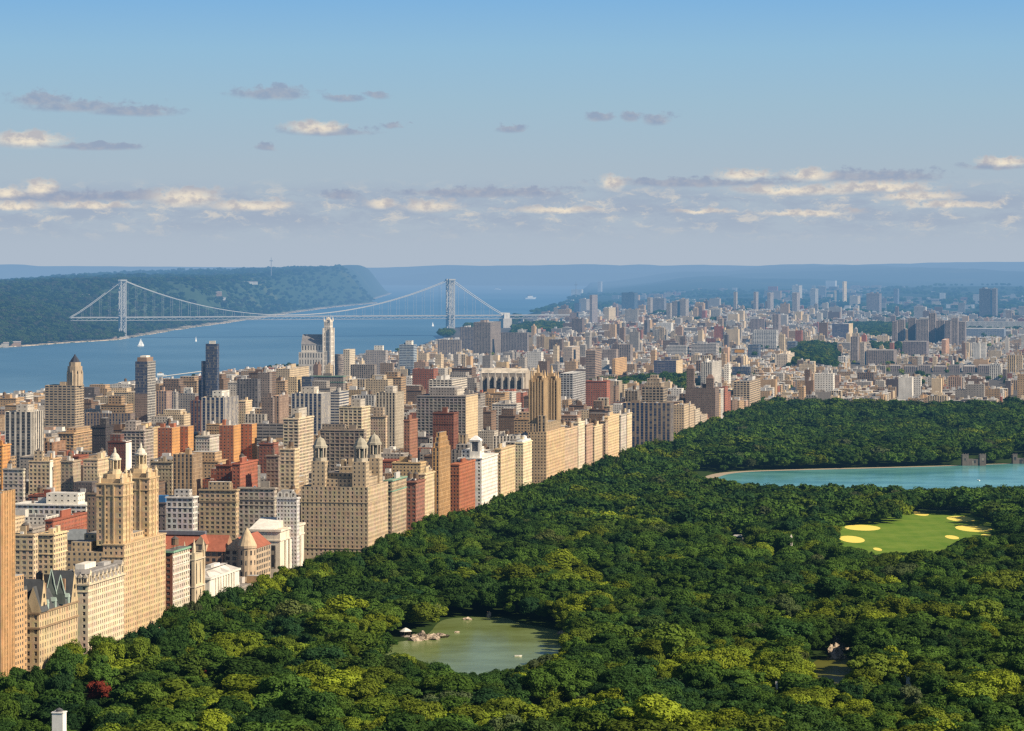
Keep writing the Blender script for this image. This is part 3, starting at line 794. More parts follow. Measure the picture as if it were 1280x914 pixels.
# --- gothic church tower
def gothic_church():
    r, W, D, H = hero('gothic_church', 'tan stone gothic church with pinnacled square tower beside the low white museum', 'church', 237, 254, 694, Ycpw(242), xC=242, yvis=742)
    x, y = W / 2, D / 2; col = (0.56, 0.46, 0.32); m = MB()
    m.box(-x, x, -y, y, 0, H, 'masonry', col)
    for z in (.28, .58, .93): band(m, -x - 1.2, x + 1.2, -y - 1.2, y + 1.2, H * z, H * z + .8, .0, (.62, .53, .40))
    for sx in (-1, 1):
        for sy in (-1, 1): m.box(sx * x - 1, sx * x + 1, sy * y - 1, sy * y + 1, 0, H + 1.5, 'masonry', col)
    m.build('tower', r)
    for sx in (-1, 1):
        for sy in (-1, 1):
            p = MB(); p.lathe(sx * x, sy * y, [(1.0, H + 1.5), (.9, H + 4), (.1, H + 8.5)], 6, 'masonry', col); p.build('pinnacle', r)
    for k in range(2):
        for z0, z1 in ((H * .30, H * .55), (H * .62, H * .9)):
            g = MB(); yc = (-.4 + .8 * k) * y; g.face([(x + .06, yc - .9, z0), (x + .06, yc + .9, z0), (x + .06, yc + .9, z1 - 1.4), (x + .06, yc, z1), (x + .06, yc - .9, z1 - 1.4)], 'window_glass'); g.build('window', r)
    for z0, z1 in ((H * .30, H * .55), (H * .62, H * .9)):
        g = MB(); g.face([(-1.2, -y - .06, z0), (1.2, -y - .06, z0), (1.2, -y - .06, z1 - 1.4), (0, -y - .06, z1), (-1.2, -y - .06, z1 - 1.4)], 'window_glass'); g.build('window', r)
    n = MB(); n.box(-x - 34, -x - 1.1, -y + 2, y + 8, 0, H * .5, 'masonry', col); n.gable(-x - 34.4, -x - 1.05, -y + 1.6, y + 8.4, H * .5, H * .78, 'masonry', (0.12, 0.11, 0.11), 'x', 'masonry', col); n.build('nave', r)


# --- low white classical museum
def white_museum():
    r, W, D, H = hero('museum_hall', 'low white classical museum hall with grey roof at the edge of the trees', 'museum', 236, 299, 725, Ycpw(262), xC=262, yvis=735)
    x, y = W / 2, D / 2; m = MB(); m.box(-x, x, -y, y, 0, H, 'masonry', WHT); m.build('wall', r)
    m = MB(); band(m, -x, x, -y, y, H, H + 1.3, .9, WHT); m.build('cornice', r)
    m = MB(); m.hip(-x, x, -y, y, H + 1.3, H + 5.4, 9, 'roofing', (0.55, 0.52, 0.48)); m.build('roof', r)
    m = MB(); m.box(-x * .4, x * .1, -y * .3, y * .3, H + 5.41, H + 7.0, 'roofing', (.62, .6, .56)); m.build('skylight', r)
    n = 7
    for k in range(n + 1):
        yc = -y * .62 + y * 1.24 * k / n; c = MB(); c.tube((x + .6, yc, 2), (x + .6, yc, H - .05), .75, 'masonry', WHT, 8, .65); c.build('column', r)
        if k < n:
            g = MB(); yy = yc + y * .62 / n; g.box(x, x + .05, yy - 1.0, yy + 1.0, 4, H - 4, 'window_glass', (1, 1, 1)); g.build('window', r)


# --- red roofed natural history museum and its marble hall
def red_museum():
    Xc, Y, W, D, H, g = place(206, 318, 700, 2330, xC=300)
    s, w = sw(Xc, Y); r = thing('romanesque_museum', 'long museum range with red tiled roofs and pale conical turret', 'museum', (*xy(s, w), 0))
    TAKEN.append((s - 10, s + 150, w - 5, w + 190)); SHOWN.append((206, 320, 655, 735, Y))
    bk = (0.36, 0.22, 0.14); tile = (0.34, 0.12, 0.075); st = (0.50, 0.38, 0.26)
    m = MB(); m.box(-118, -14, 4, 26, 0, 26, 'facade', bk, STY['loft'], top=False); m.box(-13.95, 6, 8, 60, 0, 27, 'facade', st, STY['loft'], top=False); m.box(-150, -118.05, 30, 60, 0, 30, 'facade', bk, STY['loft'], top=False); m.build('wall', r)
    m = MB(); m.gable(-118.6, -12, 2.6, 27.4, 26, 37, 'masonry', tile, 'x', 'masonry', bk); m.gable(-14.6, 6.6, 7.2, 60.6, 27, 36, 'masonry', tile, 'y', 'masonry', st); m.box(-120, -30, 13, 17, 36.7, 39.5, 'masonry', (0.16, 0.17, 0.2), topcol=(.3, .32, .35)); m.hip(-150.5, -117.5, 29.5, 60.5, 30, 36, 6, 'masonry', (0.22, 0.24, 0.25)); m.build('roof', r)
    for xc in (-30, -62, -94):
        q = MB(); q.box(xc - 4, xc + 4, 2.0, 8, 26, 31, 'masonry', st); q.gable(xc - 4.6, xc + 4.6, 1.6, 14, 31, 37.5, 'masonry', tile, 'y', 'masonry', st); q.box(xc - 1.4, xc + 1.4, 1.93, 2.0, 27, 31, 'window_glass', (1, 1, 1)); q.build('dormer', r)
    t = MB(); t.lathe(4, 4, [(6.5, 0), (6.5, 29), (7.2, 29), (7.2, 30.5), (6.6, 30.6)], 16, 'masonry', st); tw = t.build('turret', r)
    c = MB(); c.lathe(4, 4, [(7.3, 30.6), (5.2, 35), (2.6, 40), (.2, 43.5)], 16, 'masonry', (0.55, 0.43, 0.28)); c.build('conical_roof', tw)
    for z in (9, 17, 24):
        for k in range(6):
            a = -1.9 + k * .55; q = MB(); q.face([(4 + 6.45 * math.cos(b), 4 + 6.45 * math.sin(b), zz) for b, zz in ((a - .09, z), (a + .09, z), (a + .09, z + 3.4), (a - .09, z + 3.4))], 'window_glass');
            q.v = [(vx * 1.0 + .12 * math.cos(a), vy + .12 * math.sin(a), vz) for vx, vy, vz in q.v]; q.build('window', tw)
    # marble hall
    r, W, D, H = hero('memorial_hall', 'white marble memorial hall with giant arch, columns and pitched roof above the trees', 'museum', 309, 380, 665, 2395, xC=350, yvis=708, pad=4)
    x, y = W / 2, D / 2; mrb = (0.70, 0.62, 0.50)
    m = MB(); m.box(-x, x, -y, y, 0, H, 'masonry', mrb); m.build('wall', r)
    m = MB(); band(m, -x, x, -y, y, H, H + 1.6, 1.0, mrb); band(m, -x, x, -y, y, H - 7, H - 6, .6, mrb); m.build('cornice', r)
    m = MB(); m.gable(-x + 1, x - 5, -y + 1, y - 1, H + 1.6, H + 8, 'masonry', (0.78, 0.74, 0.66), 'x', 'masonry', mrb); m.build('roof', r)
    for k in range(4):
        yc = (-.62, -.30, .30, .62)[k] * y; c = MB(); c.tube((x + 1.2, yc, 4), (x + 1.2, yc, H - 7.2), 1.25, 'masonry', WHT, 10, 1.1); c.build('column', r)
    a = MB(); a.face([(x + .05, yy, z) for yy, z in [(-.2 * y, 3), (.2 * y, 3), (.2 * y, H - 13)] + [(.2 * y * math.cos(q), H - 13 + 4.5 * math.sin(q)) for q in (.5, 1.05, 1.57, 2.1, 2.6)] + [(-.2 * y, H - 13)]], 'window_glass'); a.build('arch_window', r)
    for k in range(3):
        g_ = MB(); xc = (-.6 + .6 * k) * x; g_.box(xc - 1.6, xc + 1.6, -y - .05, -y, 8, H - 10, 'window_glass', (1, 1, 1)); g_.build('window', r)


# --- great tan block with domed corner lanterns
def lantern_block():
    r, W, D, H = hero('lantern_apartment_house', 'massive tan apartment block with setback terraces and three domed octagonal lanterns', 'apartment house', 376, 485, 609, Ycpw(460), xC=460, yvis=668)
    col = (0.50, 0.39, 0.26); x, y = W / 2, D / 2; mw, wins = MB(), []
    facade_cells(mw, wins, (-x, -y), (x, -y), 0, H, col, 3.5, 3.2, .42, .55, base=6); facade_cells(mw, wins, (x, -y), (x, y), 0, H, col, 3.8, 3.2, .42, .55, base=6)
    mw.wall((x, y), (-x, y), 0, H, 'facade', col, STY['std']); mw.wall((-x, y), (-x, -y), 0, H, 'facade', col, STY['std']); mw.build('wall', r); hang_windows(r, wins, 100, 14)
    m = MB(); m.face([(-x, -y, H - .5), (x, -y, H - .5), (x, y, H - .5), (-x, y, H - .5)], 'roofing', (0.34, 0.28, 0.22)); m.build('roof', r)
    m = MB(); band(m, -x, x, -y, y, 12.2, 12.9, .4, col); band(m, -x, x, -y, y, H - 12.4, H - 11.8, .4, col); m.build('string_course', r)
    m = MB(); z = H - .5
    for k, h in ((7, 5.5), (14, 9.5), (22, 14)):
        m.box(-x + k * 1.15, x - k * .7, -y + k, y - k, z, H + h, 'facade', col, STY['std'], topmat='roofing', topcol=(0.33, 0.28, 0.23)); z = H + h + .003
    m.build('setback', r)
    k = 0
    for xc, yc, base in ((-x + 13, -y + 9, 9), (x - 8, -y + 9, 10), (x - 9, y - 9, 9)):
        t = bpy.data.objects.new('lantern_tower', None); COL.objects.link(t); t.parent = r
        zt = ZC - (578 - HZ) * Ycpw(460) / F; zp = ZC - (546 - HZ) * Ycpw(460) / F; h = zp - zt
        s = MB(); s.box(xc - 5.4, xc + 5.4, yc - 5.4, yc + 5.4, H - .45, zt, 'facade', col, (3.6, 3.2, .34, .5)); s.build('shaft', t)
        o = MB(); o.lathe(xc, yc, [(5.6, zt), (5.6, zt + h * .14)], 8, 'masonry', (.42, .37, .29), math.pi / 8); o.build('drum', t)
        for q in range(8):
            a = 2 * math.pi * q / 8; c = MB(); c.tube((xc + 4.5 * math.cos(a), yc + 4.7 * math.sin(a), zt + h * .14), (xc + 4.7 * math.cos(a), yc + 4.7 * math.sin(a), zt + h * .52), .8, 'masonry', (.44, .38, .30), 6); c.build('column', t)
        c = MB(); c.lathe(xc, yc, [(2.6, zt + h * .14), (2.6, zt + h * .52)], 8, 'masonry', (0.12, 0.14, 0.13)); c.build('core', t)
        c = MB(); c.lathe(xc, yc, [(5.9, zt + h * .52), (5.9, zt + h * .60), (4.9, zt + h * .64), (4.3, zt + h * .76), (2.8, zt + h * .88), (.6, zt + h * .94), (.15, zt + h * 1.02)], 8, 'masonry', (0.37, 0.34, 0.27), math.pi / 8); c.build('dome', t)
    rg = random.Random(3)
    for nm, mm in clutter(rg, W * .3, D * .3, H + 14.9, ROOFS[0], col, 2, False): mm.build(nm, r)


# --- white block with an arched belvedere
def white_block():
    r, W, D, H = hero('white_apartment_house', 'white apartment house with small domed belvedere between red brick and tan neighbours', 'apartment house', 573, 622, 573, Ycpw(602), xC=602, yvis=613)
    x, y = W / 2, D / 2; mw, wins = MB(), []; wc = (0.78, 0.74, 0.66)
    facade_cells(mw, wins, (x - 10, -y), (x, -y), 0, H, wc, 4.0, 3.3, .36, .5); facade_cells(mw, wins, (x, -y), (x, y), 0, H, wc, 4.2, 3.3, .42, .46)
    mw.wall((-x, -y), (x - 10, -y), 0, H, 'facade', wc, STY['std']); mw.wall((x, y), (-x, y), 0, H, 'facade', wc, STY['std']); mw.wall((-x, y), (-x, -y), 0, H, 'facade', wc, STY['std']); mw.build('wall', r); hang_windows(r, wins, 100, 3)
    m = MB(); m.face([(-x, -y, H - .4), (x, -y, H - .4), (x, y, H - .4), (-x, y, H - .4)], 'roofing', ROOFS[2]); m.build('roof', r)
    m = MB(); band(m, -x, x, -y, y, H - .8, H + .3, .8, wc); m.build('cornice', r)
    m = MB(); m.box(-x + 2, -1, -y + 4, y - 5, H - .4, H + 7, 'facade', wc, STY['std'], topmat='roofing', topcol=ROOFS[3]); m.build('penthouse', r)
    t = MB(); a, b, c, d = x - 11.5, x - 2, -y + 2, -y + 11; zt = H + 15
    t.box(a, b, c, d, H - .4, H + 6, 'masonry', wc)
    for p, q in ((a, c), (b - 1.8, c), (a, d - 1.8), (b - 1.8, d - 1.8)): t.box(p, p + 1.8, q, q + 1.8, H + 6, zt, 'masonry', wc)
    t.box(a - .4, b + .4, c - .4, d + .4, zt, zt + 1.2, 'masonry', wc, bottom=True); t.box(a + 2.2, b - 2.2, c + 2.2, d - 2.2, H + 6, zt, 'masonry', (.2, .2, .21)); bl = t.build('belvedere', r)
    t = MB(); t.hip(a - .6, b + .6, c - .6, d + .6, zt + 1.2, zt + 5.2, 4.6, 'masonry', (0.76, 0.75, 0.72)); t.build('dome', bl)


# --- art deco twin peaked tower far along the avenue
def deco_tower():
    Y = Ycpw(683); col = (0.55, 0.395, 0.235)
    r, W, D, H = hero('art_deco_tower', 'tall tan art deco apartment house with fluted tower and jagged pinnacles', 'apartment tower', 660, 706, 540, Y, xC=683, yvis=590)
    x, y = W / 2, D / 2; mw, mr, wins = MB(), MB(), []
    facade_cells(mw, wins, (x, -y), (x, y), 0, H, col, 3.6, 3.2, .45, .45); mw.wall((-x, -y), (x, -y), 0, H, 'facade', col, STY['std']); mw.wall((x, y), (-x, y), 0, H, 'facade', col, STY['std']); mw.wall((-x, y), (-x, -y), 0, H, 'facade', col, STY['std'])
    mw.build('wall', r); mr.face([(-x, -y, H - .5), (x, -y, H - .5), (x, y, H - .5), (-x, y, H - .5)], 'roofing', (0.36, 0.29, 0.22)); mr.build('roof', r); hang_windows(r, wins, 60, 3)
    top = ZC - (478 - HZ) * Y / F; peak = ZC - (462 - HZ) * Y / F
    m = MB(); m.box(-x + 1, x - 4, -y + 1.5, y - 1.5, H - .5, H + 8, 'facade', col, STY['vert'], topmat='roofing', topcol=ROOFS[0]); m.box(x - 9, x - 1, -y + 1, -y + 9, H - .5, H + 16, 'facade', col, STY['vert'], topmat='roofing', topcol=ROOFS[0]); m.build('setback', r)
    for yc, hh in ((-y + 15, 0), (y - 14, -3)):
        t = bpy.data.objects.new('tower', None); COL.objects.link(t); t.parent = r
        a, b, c, d = x - 18.5, x - 4, yc - 8, yc + 8
        m = MB(); m.box(a, b, c, d, H + 7.9, top + hh, 'facade', col, (3.4, 3.2, .36, .8)); 
        for q in range(6):
            xx = a + (b - a) * (q + .0) / 5 - .6; m.box(xx, xx + 1.2, c - 1.0, c - .003, H + 7.9, top + hh + 2 + 2 * (q % 2), 'masonry', col); yy = c + (d - c) * q / 5 - .6; m.box(b + .003, b + 1.0, yy, yy + 1.2, H + 7.9, top + hh + 2 + 2 * (q % 2), 'masonry', col)
        m.build('shaft', t)
        m = MB(); xm, ym = (a + b) / 2, (c + d) / 2
        m.box(xm - 4.8, xm + 4.8, ym - 5.2, ym + 5.2, top + hh + .003, top + hh + 6, 'masonry', (0.42, 0.30, 0.18)); m.box(xm - 3, xm + 3, ym - 3.2, ym + 3.2, top + hh + 6.003, top + hh + 9, 'masonry', (0.42, 0.30, 0.18)); m.build('crown_block', t)
        for sx, sy in ((-5.6, -6.2), (5.6, -6.2), (5.6, 6.2), (-5.6, 6.2), (0, 0)):
            p = MB(); z0 = top + hh + (.003 if sx else 9.0); p.lathe(xm + sx, ym + sy, [(1.5, z0), (1.2, z0 + 4), (.6, z0 + 8), (.1, z0 + (12 if sx else 5))], 6, 'masonry', col); p.build('pinnacle', t)


# --- hilltop cathedral-like tower by the river
def river_church():
    Y = 5950; col = (0.74, 0.67, 0.57)
    r, W, D, H = hero('riverside_church', 'pale gothic church with tall belfry tower standing by the river', 'church', 404, 421, 402, Y, xC=413, D=24, yvis=458)
    x, y = W / 2, D / 2; m = MB()
    zs = [(0, H * .55, 1.0), (H * .55, H * .84, .93), (H * .84, H, .84)]
    for z0, z1, k in zs: m.box(-x * k, x * k, -y * k, y * k, z0, z1, 'facade', col, (3.6, 9.0, .34, .75))
    for sx in (-1, 1):
        for sy in (-1, 1): m.box(sx * x - 1.3, sx * x + 1.3, sy * y - 1.3, sy * y + 1.3, 0, H * .90, 'masonry', col)
    m.build('tower', r)
    for sx in (-1, 1):
        for sy in (-1, 1): p = MB(); p.lathe(sx * x * .84, sy * y * .84, [(1.3, H), (1.0, H + 4), (.1, H + 9)], 6, 'masonry', col); p.build('pinnacle', r)
    p = MB(); p.hip(-x * .84, x * .84, -y * .84, y * .84, H, H + 8, 6.0, 'masonry', (.5, .44, .37)); p.build('spire', r)
    yb, e = ZC - (431 - HZ) * Y / F, ZC - (421 - HZ) * Y / F
    n = MB(); n.box(-x - 46, -x - .003, -y - 2, y + 4, 0, yb - 14, 'facade', col, (5, 12, .35, .7)); n.box(-x - 42, -x - .003, -y + 2, y, yb - 14, yb, 'facade', col, (5, 12, .35, .7)); n.build('nave', r)
    n = MB(); n.gable(-x - 42.5, -x - .003, -y + 1.5, y + .5, yb + .003, e + 4, 'masonry', (0.30, 0.28, 0.27), 'x', 'masonry', col); n.build('roof', r)


# --- the long cathedral with buttresses
def cathedral():
    Y = 4900; col = (0.40, 0.34, 0.27)
    r, W, D, H = hero('cathedral', 'long grey gothic cathedral with deep dark buttressed bays and flat pale roof', 'cathedral', 601, 664, 461, Y, xC=657, D=34, yvis=492)
    x, y = W / 2, D / 2; m = MB(); m.box(-x, x, -y, y, 0, H - 7, 'masonry', col); m.build('wall', r)
    m = MB(); m.gable(-x - .5, x + .5, -y - .5, y + .5, H - 7, H, 'roofing', (0.60, 0.53, 0.43), 'x', 'masonry', col); m.build('roof', r)
    n = 6
    for k in range(n + 1):
        xc = -x + W * k / n * .92 + 2; b = MB(); b.box(xc - 1.5, xc + 1.5, -y - 7, -y - .003, 0, H - 13, 'masonry', LGT); b.lathe(xc, -y - 5.5, [(1.4, H - 13), (.9, H - 8), (.1, H - 3)], 4, 'masonry', LGT, math.pi / 4); b.build('buttress', r)
        if k < n: g = MB(); xx = xc + W * .92 / n / 2; hw = W * .92 / n / 2 - 2.2; g.face([(xx - hw, -y - .06, 8), (xx + hw, -y - .06, 8), (xx + hw, -y - .06, H - 17), (xx, -y - .06, H - 11), (xx - hw, -y - .06, H - 17)], 'window_glass'); g.build('window', r)


for fn in (orange_slab, gabled_block, mansard_block, twin_towers, green_cornice_block, gothic_church, white_museum, red_museum, lantern_block, white_block, deco_tower, river_church, cathedral): fn()


# ------------------------------------------------------------------ buildings read off the photo one by one
# (name, label, category, left, right, roof row, depth, corner column or None, depth along avenue or None, lowest row seen, colour, windows, options)
AT, AH, SL, OF, HS = 'apartment_tower', 'apartment_house', 'slab_block', 'glass_tower', 'housing_block'
B = [
 (SL, 'white balconied slab with dark vertical stripes near the left edge', 'apartment tower', 6, 55, 515, 3250, 39, None, 573, (0.70, 0.64, 0.54), 'fin', 'P'),
 (AT, 'tan apartment tower with dark balcony bays and dark capped octagonal crown', 'apartment tower', 56, 105, 482, 3950, 94, None, 540, (0.44, 0.34, 0.23), 'balc', 'C'),
 (AH, 'golden stepped apartment house below the tower with octagonal crown', 'apartment house', 73, 117, 541, 3500, 92, None, 567, TAN, 'grid', 'B'),
 (SL, 'charcoal slab with bare dark side left of the white edged brown block', 'apartment tower', 115, 142, 533, 3400, 132, None, 572, DRK, 'fine', 'N'),
 (SL, 'long brown slab with dark vertical window stripes left of the blue glass tower', 'apartment block', 105, 169, 517, 3800, 163, None, 536, (0.30, 0.22, 0.16), 'vert', 'N'),
 (AH, 'dark maroon block with bright white end wall', 'apartment house', 135, 164, 552, 3050, 157, None, 600, (0.17, 0.075, 0.06), 'fine', 'W'),
 (AH, 'orange brick apartment house below the long brown slab at left', 'apartment house', 55, 82, 553, 3300, 66, None, 572, (0.45, 0.24, 0.13), 'vert', 'B'),
 (AH, 'narrow orange block at the left edge beside the white striped slab', 'apartment house', -12, 13, 556, 2950, 3, None, 592, ORG, 'std', 'B'),
 (AH, 'short tan grid block, leftmost of the row behind the white low roof', 'apartment house', 4, 31, 586, 2850, 29, None, 620, LGT, 'big', 'T'),
 (AH, 'broad cream block, second from left in the row behind the white low roof', 'apartment house', 36, 66, 576, 2850, 62, None, 620, CRM, 'big', 'BW'),
 (AH, 'tan wing standing behind the broad cream block', 'apartment house', 60, 76, 573, 2950, 66, None, 598, TAN, 'std', 'B'),
 (AH, 'grey brown block with golden side, third in the row behind the white low roof', 'apartment house', 76, 101, 576, 2850, 91, None, 618, (0.36, 0.29, 0.21), 'std', 'T'),
 (AH, 'cream block with bright side just left of the twin towers', 'apartment house', 104, 139, 574, 2800, 122, None, 616, CRM, 'std', 'B'),
 ('school_building', 'low white building with long flat roof and wide bays behind the front row', 'school', 15, 110, 631, 2620, 108, 34, 648, (0.66, 0.63, 0.57), 'loft', 'PB'),
 ('row_house', 'low red brick row house with slanting roof line behind the tan pair', 'row house', 64, 109, 650, 2450, 66, None, 664, MAR, 'std', 'N'),
 (AH, 'tan apartment house with dark light shaft, left of the pair behind the gables', 'apartment house', 10, 46, 668, 2080, 42, None, 730, CRM, 'big', 'T'),
 (AH, 'cream apartment house with bright side, right of the pair behind the gables', 'apartment house', 47, 84, 667, 2120, 67, None, 725, (0.60, 0.47, 0.29), 'big', 'B'),
 (AH, 'brown narrow building in the shadow of the twin towers', 'apartment house', 109, 131, 616, 2300, 124, None, 670, (0.24, 0.18, 0.13), 'std', 'N'),
 (OF, 'blue glass tower with brown lower half and grey gridded side', 'tower', 169, 194, 452, 4080, 184, None, 530, (0.12, 0.14, 0.19), 'glass', 'G'),
 (SL, 'pinkish brown slab right of the blue glass tower', 'apartment block', 195, 215, 489, 4000, 208, None, 517, PNK, 'vert', 'N'),
 (SL, 'thin grey tower block two doors right of the blue glass tower', 'apartment block', 215, 223, 490, 4050, 220, None, 517, LGT, 'vert', 'N'),
 (AH, 'grey block with white flat roof left of the dark blue tower', 'apartment house', 222, 248, 492, 4350, 244, None, 520, GRY, 'std', 'P'),
 (AH, 'dark red brown block at the foot of the dark blue tower', 'apartment house', 238, 254, 501, 3700, 251, None, 522, (0.19, 0.09, 0.07), 'vert', 'B'),
 (OF, 'slim dark blue glass tower with stepped left shoulder', 'tower', 257, 274, 430, 4450, 271, None, 497, (0.05, 0.07, 0.12), 'glass', 'S'),
 (SL, 'pale grey slab with dark vertical strips under the dark blue tower', 'apartment block', 252, 298, 497, 3550, 280, None, 527, (0.62, 0.55, 0.45), 'fin', 'P'),
 (AH, 'low tan block between the pale grey slab and the orange brick towers', 'apartment house', 258, 278, 530, 3400, 274, None, 545, TAN, 'fine', 'N'),
 (AH, 'grey gridded block with dark roof band left of the orange brick towers', 'apartment house', 153, 192, 538, 3250, 180, None, 566, (0.42, 0.36, 0.31), 'grid', 'B'),
 (AH, 'grey tan block with cream side between the two orange brick towers', 'apartment house', 245, 274, 545, 3100, 262, None, 567, LGT, 'fine', 'B'),
 (AH, 'tan block with fine windows behind the blue tarpaulin', 'apartment house', 189, 217, 577, 2900, 215, None, 606, (0.44, 0.36, 0.25), 'std', 'B'),
 (AH, 'broad tan block with cream stripes right of the twin towers', 'apartment house', 216, 253, 568, 2850, 241, None, 612, TAN, 'vert', 'B'),
 (AH, 'dark red brick block with stepped roof below the second orange brick tower', 'apartment house', 270, 293, 581, 2850, 289, None, 610, (0.25, 0.09, 0.055), 'std', 'B'),
 (AH, 'red brick apartment row with many chimneys right of the dark red block', 'apartment house', 290, 322, 579, 2800, 300, None, 606, MAR, 'std', 'T'),
 (AH, 'maroon block under red penthouse behind the lantern block', 'apartment house', 324, 348, 554, 3050, 342, None, 570, (0.24, 0.10, 0.07), 'std', 'T'),
 (AH, 'dark grey building with blue tarpaulin box on its roof', 'apartment house', 196, 209, 628, 2480, 207, None, 662, (0.20, 0.17, 0.16), 'std', 'U'),
 ('loft_building', 'pale grey loft building with wide dark windows right of the blue tarpaulin', 'loft building', 208, 247, 621, 2440, 241, None, 660, (0.55, 0.52, 0.48), 'loft', 'B'),
 (AH, 'ornate tan block with stone balconies, leftmost of the long row behind the museum', 'apartment house', 249, 298, 612, 2500, 295, None, 657, (0.47, 0.36, 0.23), 'big', 'M'),
 (AH, 'grey stone block with dark bands, middle of the long row behind the museum', 'apartment house', 298, 346, 610, 2520, 343, None, 655, (0.44, 0.39, 0.33), 'big', 'M'),
 (AH, 'small silver grey building with three round gables beside the lantern block', 'apartment house', 346, 374, 622, 2420, 371, None, 657, (0.54, 0.52, 0.49), 'fine', 'A'),
 (AT, 'tall tan block with dark water tank on its roof behind the museum row', 'apartment tower', 350, 374, 561, 2800, 368, None, 606, CRM, 'big', 'T'),
 (AH, 'dark brown block left of the tall tan block with the water tank', 'apartment house', 333, 351, 569, 2850, 348, None, 605, (0.27, 0.21, 0.17), 'big', 'N'),
 (AT, 'tan balconied tower with cream side above the museum row', 'apartment tower', 354, 392, 523, 3150, 373, None, 570, (0.56, 0.46, 0.33), 'balc', 'P'),
 (SL, 'large white framed slab with dark blue strips of windows', 'apartment block', 364, 413, 492, 3700, 402, None, 545, (0.66, 0.60, 0.50), 'fin', 'P'),
 (AH, 'blue grey strip windowed block right of the white framed slab', 'apartment block', 413, 436, 490, 3800, 424, None, 540, (0.50, 0.47, 0.42), 'strip', 'B'),
 (AH, 'cream gridded block with bright blank side and white penthouse', 'apartment block', 424, 463, 509, 3450, 452, None, 548, (0.66, 0.55, 0.37), 'grid', 'P'),
 (SL, 'tall pale slab with dark centre strip right of the cream gridded block', 'apartment tower', 470, 505, 491, 3600, 494, None, 565, (0.60, 0.51, 0.38), 'vert', 'P'),
 (AH, 'pinkish tan block standing before the tall pale slab', 'apartment house', 463, 484, 520, 3400, 482, None, 565, (0.52, 0.40, 0.28), 'fine', 'N'),
 (SL, 'wide dark grey gridded slab with cream end wall', 'apartment block', 521, 597, 495, 3700, 582, None, 548, (0.31, 0.28, 0.26), 'grid', 'PE'),
 (AT, 'dark red brick tower standing in front of the wide grey gridded slab', 'apartment tower', 541, 573, 516, 3350, 567, None, 548, (0.20, 0.085, 0.06), 'fine', 'B'),
 (AH, 'dark red block with tan side left of the wide grey gridded slab', 'apartment house', 505, 522, 525, 3300, 512, None, 562, (0.30, 0.15, 0.10), 'std', 'N'),
 (AH, 'white apartment block with open court behind the grey gridded slab', 'apartment block', 536, 584, 475, 4300, 565, None, 494, (0.68, 0.61, 0.51), 'balc', 'B'),
 (AH, 'brown gridded block with deep window bays behind the lantern block', 'apartment block', 400, 458, 537, 3000, 455, None, 578, (0.33, 0.27, 0.21), 'grid', 'B'),
 (AH, 'dark slab with black strips left of the pink tan block at mid distance', 'apartment block', 296, 326, 474, 4250, 322, None, 512, (0.17, 0.16, 0.17), 'vert', 'N'),
 (AH, 'brown block under the river bank right of the dark slab', 'apartment house', 322, 340, 466, 4600, 337, None, 497, (0.26, 0.21, 0.18), 'std', 'B'),
 (AH, 'pink tan block with two rounded bays', 'apartment house', 341, 361, 495, 3950, 349, None, 522, PNK, 'vert', 'N'),
 (AH, 'brown block left of the pink tan block with rounded bays', 'apartment house', 327, 343, 497, 3900, 341, None, 516, (0.25, 0.19, 0.16), 'std', 'B'),
 (AH, 'grey block with white roof edge and dark wide roof above the orange towers', 'apartment house', 320, 356, 530, 3400, 354, None, 553, (0.27, 0.245, 0.23), 'strip', 'B'),
 (AH, 'low tan grey row of flats at mid distance above the orange towers', 'apartment house', 306, 334, 518, 3600, 331, None, 530, LGT, 'vert', 'N'),
 (AH, 'narrow tan block right of the pale grey slab', 'apartment house', 297, 315, 501, 3750, 307, None, 522, CRM, 'fine', 'N'),
 (AH, 'cream riverside block left of the pale gothic church', 'apartment house', 345, 386, 461, 4900, 362, None, 478, CRM, 'std', 'B'),
 (AH, 'gold cream block below the pale gothic church', 'apartment house', 360, 378, 471, 4500, 371, None, 492, (0.62, 0.47, 0.28), 'std', 'N'),
 (OF, 'low blue green glass block left of the white framed penthouse', 'office block', 377, 392, 471, 4500, 389, None, 486, (0.10, 0.14, 0.16), 'glass', 'N'),
 (AH, 'long dark block with green copper roof trim below the gothic church', 'apartment house', 388, 432, 470, 4700, 429, None, 482, (0.29, 0.25, 0.22), 'std', 'K'),
 ('round_tower', 'round dark brown tower block right of the pale gothic church', 'apartment tower', 417, 431, 443, 5600, None, 18, 458, (0.26, 0.22, 0.20), 'std', 'N'),
 (AT, 'cream tower block right of the round dark tower', 'apartment tower', 429, 444, 437, 5700, 437, None, 460, (0.62, 0.53, 0.40), 'std', 'N'),
 (AH, 'dark colonnaded hall with flat cornice right of the cream tower block', 'university hall', 438, 471, 456, 5300, 468, None, 476, (0.31, 0.26, 0.22), 'vert', 'N'),
 (AH, 'brown block with red rooftop box at mid distance', 'apartment house', 475, 493, 454, 5000, 491, None, 473, (0.30, 0.23, 0.18), 'std', 'B'),
 (OF, 'pale blue glass laboratory block with white crown near the river', 'office block', 499, 521, 431, 6200, 517, None, 452, (0.36, 0.42, 0.46), 'strip', 'P'),
 (AH, 'grey block with cube penthouse left of the pale blue glass laboratory', 'university hall', 457, 485, 438, 6000, 482, None, 452, (0.38, 0.34, 0.31), 'std', 'P'),
 (AT, 'tan slab with dark blue side at the river foot of the bridge tower', 'apartment tower', 547, 577, 425, 7000, 576, None, 445, (0.42, 0.35, 0.29), 'vert', 'N'),
 (AT, 'tall brown slab left of the dark blue shadowed slab by the bridge', 'apartment tower', 575, 595, 409, 7900, 592, None, 440, (0.28, 0.23, 0.20), 'vert', 'B'),
